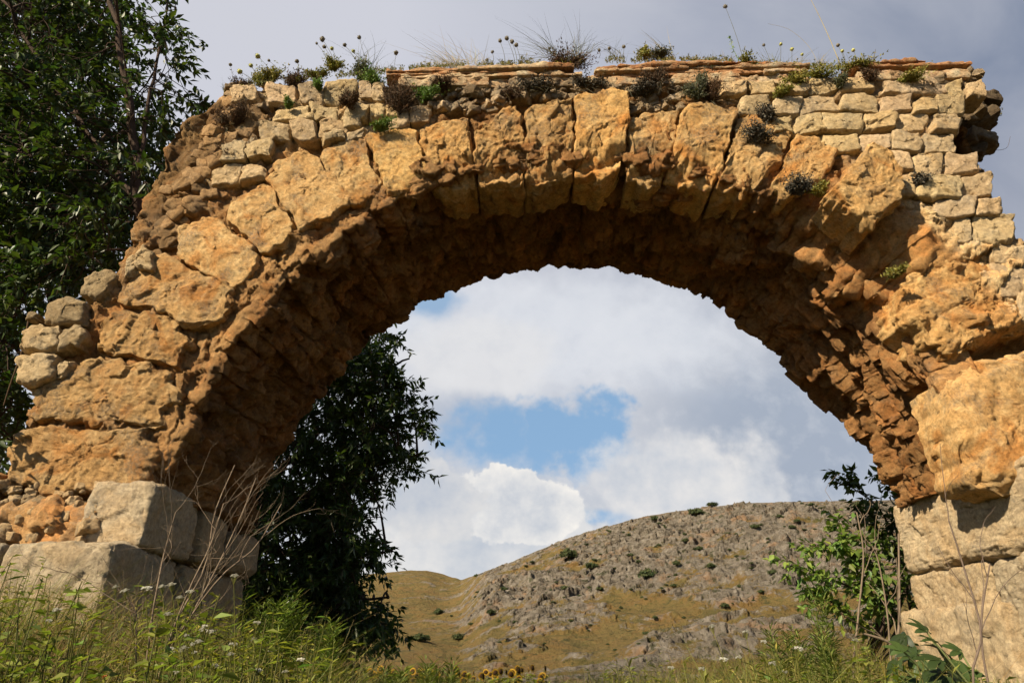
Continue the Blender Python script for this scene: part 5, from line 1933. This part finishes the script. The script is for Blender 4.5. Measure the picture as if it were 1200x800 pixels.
for a in [
    (443, 91, -0.02, 15, 11, GGREEN, 260, "bright green clump beside the large brown shrub's top"),
    (424, 84, 0.03, 14, 12, GREYG, 220, "olive clump with thin stems left of the bright green clump"),
    (496, 108, -0.06, 14, 8, GGREEN, 220, "bright green clump just right of the large brown shrub"),
    (394, 75, 0.05, 11, 8, YGREEN, 170, "olive mound topping the wall under the dark seed heads"),
    (322, 88, 0.03, 13, 9, YGREEN, 190, "yellow-green clump near the wall's left end"),
    (374, 85, 0.02, 13, 6, YGREEN, 160, "flat green clump on the facing, right of the low brown shrub"),
    (376, 100, -0.05, 7, 5, GGREEN, 110, "tiny green clump between two pale top stones"),
    (337, 120, -0.06, 6, 4, GGREEN, 80, "tiny green sprig in a joint of the left facing"),
    (441, 147, -0.06, 14, 6, GGREEN, 120, "thin green sprig below the large brown shrub"),
    (300, 92, 0.04, 9, 9, YGREEN, 130, "olive sprig between two shrubs at the left end"),
    (922, 92, -0.04, 22, 8, YGREEN, 240, "yellow-green mat spilling over the slabs right of centre"),
    (915, 106, -0.06, 9, 8, YGREEN, 150, "yellow-green round clump below the yellow-green mat"),
    (1000, 78, -0.02, 26, 6, YGREEN, 220, "mossy yellow mat on the top, left of the right end slab"),
    (960, 87, -0.03, 18, 7, YGREEN, 180, "mossy yellow mat between the two slab courses"),
    (1056, 91, -0.05, 24, 4, YGREEN, 170, "thin green line of moss under the right end slab"),
    (986, 96, -0.06, 8, 9, GREYG, 140, "dark green sprig on the right facing below the moss"),
    (1048, 319, -0.08, 10, 6, YGREEN, 150, "small green tuft under the layered rock of the right haunch"),
    (964, 222, -0.09, 9, 8, YGREEN, 150, "green tuft beside the black cushion in the right cleft"),
    (878, 72, 0.0, 14, 5, YGREEN, 110, "small olive clump on top of the slabs right of the crown"),
    (770, 63, 0.05, 18, 5, GREYG, 120, "low grey clump on top of the slabs just right of the crown"),
    (757, 62, 0.03, 8, 6, YGREEN, 110, "small ochre clump on the slab top right of the crown shrub"),
    (1163, 128, 0.8, 8, 16, GREYG, 140, "small shrub hanging on the broken right end of the wall"),
]:
    cushion("green_clump", a[7], "plant", *a[:5], a[5], a[6], (0.020, 0.009), 0.4, 0.5)
for a in [
    (536, 78, 0.05, 44, 40, PSTRAW, 80, (-0.5, -0.35), "pale dry grass tuft leaning left on the left slabs"),
    (560, 77, 0.05, 36, 30, PSTRAW, 50, (0.2, -0.3), "pale dry grass tuft upright on the left slabs"),
    (497, 88, 0.03, 40, 20, PSTRAW, 26, (0.6, 0.2), "thin pale grass tuft bending right at the left slab end"),
    (650, 66, 0.05, 48, 24, GREYG, 70, (-0.55, -0.3), "grey stems fanning left from the crown shrub"),
    (676, 66, 0.05, 46, 22, GREYG, 70, (0.25, 0.1), "grey stems standing upright from the crown shrub"),
    (722, 64, 0.05, 26, 16, GREYG, 26, (-0.3, -0.2), "small grey grass tuft right of the crown shrub"),
    (782, 64, 0.1, 34, 24, PSTRAW, 24, (-0.6, -0.5), "wispy pale grass right of the crown, bent left"),
    (905, 82, 0.05, 34, 30, YGREEN, 60, (-0.2, -0.2), "yellow-green grass tuft on the right slabs"),
    (932, 82, 0.05, 32, 20, PSTRAW, 30, (0.5, 0.3), "dry grass tuft bent right on the right slabs"),
    (430, 78, 0.05, 44, 24, GREYG, 34, (-0.15, 0.0), "thin grey stems rising behind the bright green clump"),
    (960, 78, 0.05, 26, 14, PSTRAW, 16, (0.3, 0.2), "sparse dry grass left of the mossy yellow mat"),
]:
    tuft("grass_tuft", a[8], "grass tuft", *a[:5], a[5], a[6], a[7])
# slender plants and the one long straw
for nm, lab, cat, pts, mat, w, lv in [
    ("slender_plant", "slender green plant standing up over the right slabs", "plant", [(870, 92), (866, 72), (858, 55), (856, 42)], GGREEN, 0.003, 26),
    ("long_straw", "one long pale straw leaning over the top, right of centre", "straw", [(984, 74), (972, 45), (958, 15), (944, -12)], PSTRAW, 0.004, 0),
    ("long_straw", "faint thin bent straw left of the long pale straw", "straw", [(962, 82), (948, 55), (925, 35), (900, 28)], PSTRAW, 0.0016, 0),
    ("thorn_twig", "short dark twig sticking up on the right end slab", "twig", [(1024, 72), (1025, 64), (1026, 58)], DSHRUB, 0.003, 0),
    ("thin_root", "thin dark root dangling from the broken right end", "root", [(1158, 172), (1168, 176), (1180, 173), (1184, 160)], DSHRUB, 0.0025, 4),
    ("thin_root", "thin brown root hanging down at the wall's left end", "root", [(34, 372), (26, 410), (12, 450), (4, 475)], DSHRUB, 0.006, 0),
]:
    Y = 0.06 if nm != "thin_root" else (0.9 if pts[0][0] > 600 else 0.1)
    mb = MB()
    q = smooth_line(np.array([P(x, y, Y) for x, y in pts]), 14)
    tube(mb, q, np.linspace(w, w * 0.5, 14), 5)
    if lv:
        s = rng.uniform(0.1, 1, lv)
        b = np.stack([np.interp(s, np.linspace(0, 1, 14), q[:, j]) for j in range(3)], 1)
        leaves(mb, b, rng.normal(0, 1, (lv, 3)) + np.array([0, 0, 0.6]), rng.normal(0, 1, (lv, 3)), 0.03, 0.012, var_tint(lv))
    tag(mb.build(nm, mat, None, q[0], loc=q[0], smooth=False), lab, cat)

# round seed heads on thin stalks along the top
dark_heads = [(378, 46, 4.2, 394, 78), (380, 55, 3, 392, 78), (404, 53, 3, 424, 82), (421, 44, 3, 428, 80), (348, 72, 3.2, 350, 90), (464, 62, 3.6, 458, 88), (270, 76, 2.6, 272, 104), (315, 71, 2.2, 330, 88),
              (586, 48, 3, 592, 76), (594, 45, 3.4, 604, 76), (600, 49, 3.4, 606, 76), (605, 53, 3.2, 609, 76), (577, 61, 2.6, 577, 76), (571, 70, 2.2, 572, 78), (644, 57, 2.4, 646, 72), (702, 59, 2.6, 702, 68), (714, 57, 2.6, 714, 68),
              (731, 55, 2.8, 728, 68), (895, 53, 2.4, 904, 82), (982, 53, 2.8, 990, 76), (850, 8, 3.2, 872, 74), (371, 51, 2.0, 390, 78)]
pale_heads = [(302, 66, 4, 322, 90), (294, 77, 3.2, 302, 94), (281, 84, 4, 298, 96), (389, 57, 3, 396, 78), (757, 55, 3.2, 756, 66), (928, 58, 3, 925, 84), (915, 52, 2.6, 912, 82), (987, 60, 2.6, 990, 76), (1000, 59, 2.8, 1003, 74),
              (414, 60, 2.8, 426, 82), (940, 64, 2.4, 936, 84)]


def seed_heads(spots, mat, label, group):
    for (a, b, r, a0, b0) in spots:
        top, foot = P(a, b, 0.08), P(a0, b0, 0.08)
        mb = MB()
        q = smooth_line(np.array([foot, foot * 0.55 + top * 0.45 + np.array([0.01, 0, 0.0]), top]), 9)
        tube(mb, q, np.linspace(0.0022, 0.0013, 9), 4)
        root = mb.build("seed_head_stalk", GREYG, None, foot, loc=foot)
        tag(root, label, "seed head", group)
        hd = MB()
        R = r * mpp(top) * 0.72
        n = 10
        th = np.linspace(0.05, math.pi - 0.05, 7)
        ph = np.arange(n) / n * 6.283
        V = np.array([[math.sin(t) * math.cos(p), math.sin(t) * math.sin(p), math.cos(t)] for t in th for p in ph])
        V = top + V * R * (1 + 0.25 * rng.normal(0, 0.5, (len(V), 1)))
        hd.add(V, grid_quads(7, n, wrap_m=True))
        d = unit(rng.normal(size=(40, 3)))
        leaves(hd, top + d * R * 0.8, d, rng.normal(size=(40, 3)), R * 0.5, R * 0.25, var_tint(40))
        hd.build("seed_head", mat, root, foot)


seed_heads(dark_heads, SEED, "dark round seed head on a thin stalk along the top of the arch", "dark seed heads on the arch top")
seed_heads(pale_heads, SEEDPALE, "pale yellow-green flower head on a thin stalk along the top of the arch", "pale flower heads on the arch top")


# low moss, dry stems and seedlings knitting the wall top together
def top_growth():
    mb, ms = MB(), MB()
    xs = np.array([262, 300, 360, 420, 480, 560, 650, 720, 800, 870, 940, 1010, 1100])
    ys = np.array([106, 97, 91, 86, 80, 76, 73, 70, 70, 73, 78, 78, 64])
    n = 2600
    px = rng.uniform(262, 1010, n)
    clump = perlin(np.stack([px * 0.035, px * 0, px * 0], 1), 3) + 0.5 * perlin(np.stack([px * 0.12, px * 0, px * 0], 1), 4)
    keep = clump > -0.12
    px, clump = px[keep], clump[keep]
    n = len(px)
    py = np.interp(px, xs, ys) + rng.normal(0, 1.5, n)
    Y = rng.uniform(-0.03, 0.25, n)
    base = np.array([P(a, b, y) for a, b, y in zip(px, py, Y)]) - np.array([0, 0, 0.02])
    d = np.stack([rng.normal(0, .5, n), rng.normal(-0.2, .4, n), np.ones(n)], 1)
    L = rng.uniform(0.025, 0.085, n) * (0.6 + np.clip(clump, 0, 1) * 1.4)
    dry = rng.random(n) < 0.6
    blades(mb, base[~dry], d[~dry], L[~dry], np.full((~dry).sum(), 0.004), rng.normal(0, .3, ((~dry).sum(), 3)), var_tint((~dry).sum(), 0.5, 1.2), 3)
    blades(ms, base[dry], d[dry], L[dry] * 1.3, np.full(dry.sum(), 0.0022), rng.normal(0, .3, (dry.sum(), 3)), var_tint(dry.sum(), 0.3, 0.9), 3)
    k = 3
    b = np.repeat(base + d * (L * 0.6)[:, None] * 0.8, k, 0)
    leaves(mb, b, rng.normal(0, 1, (n * k, 3)) + np.array([0, -.3, 0.4]), rng.normal(0, 1, (n * k, 3)), rng.uniform(0.010, 0.024, n * k), rng.uniform(0.005, 0.011, n * k), var_tint(n * k, 0.35, 1.15, 0.15))
    # hanging roots and dead stems on the face below
    for (a, b_) in [(480, 112), (560, 106), (600, 104), (640, 104), (690, 104), (730, 108), (775, 104), (840, 118), (300, 118), (280, 150), (262, 170), (240, 150), (1100, 112), (1075, 100)]:
        m = 18
        p = np.array([P(a + rng.normal(0, 10), b_ + rng.normal(0, 4), -0.05) for _ in range(m)])
        blades(ms, p, np.stack([rng.normal(0, .5, m), np.full(m, -.6), rng.normal(-.3, .5, m)], 1), rng.uniform(0.04, 0.13, m), np.full(m, 0.0025), np.stack([rng.normal(0, .3, m), np.zeros(m), np.full(m, -.5)], 1), var_tint(m, 0.25, 0.6), 4)
    tag(mb.build("moss", YGREEN, smooth=False), kind="stuff")
    tag(ms.build("dry_stems", PSTRAW, smooth=False), kind="stuff")


top_growth()
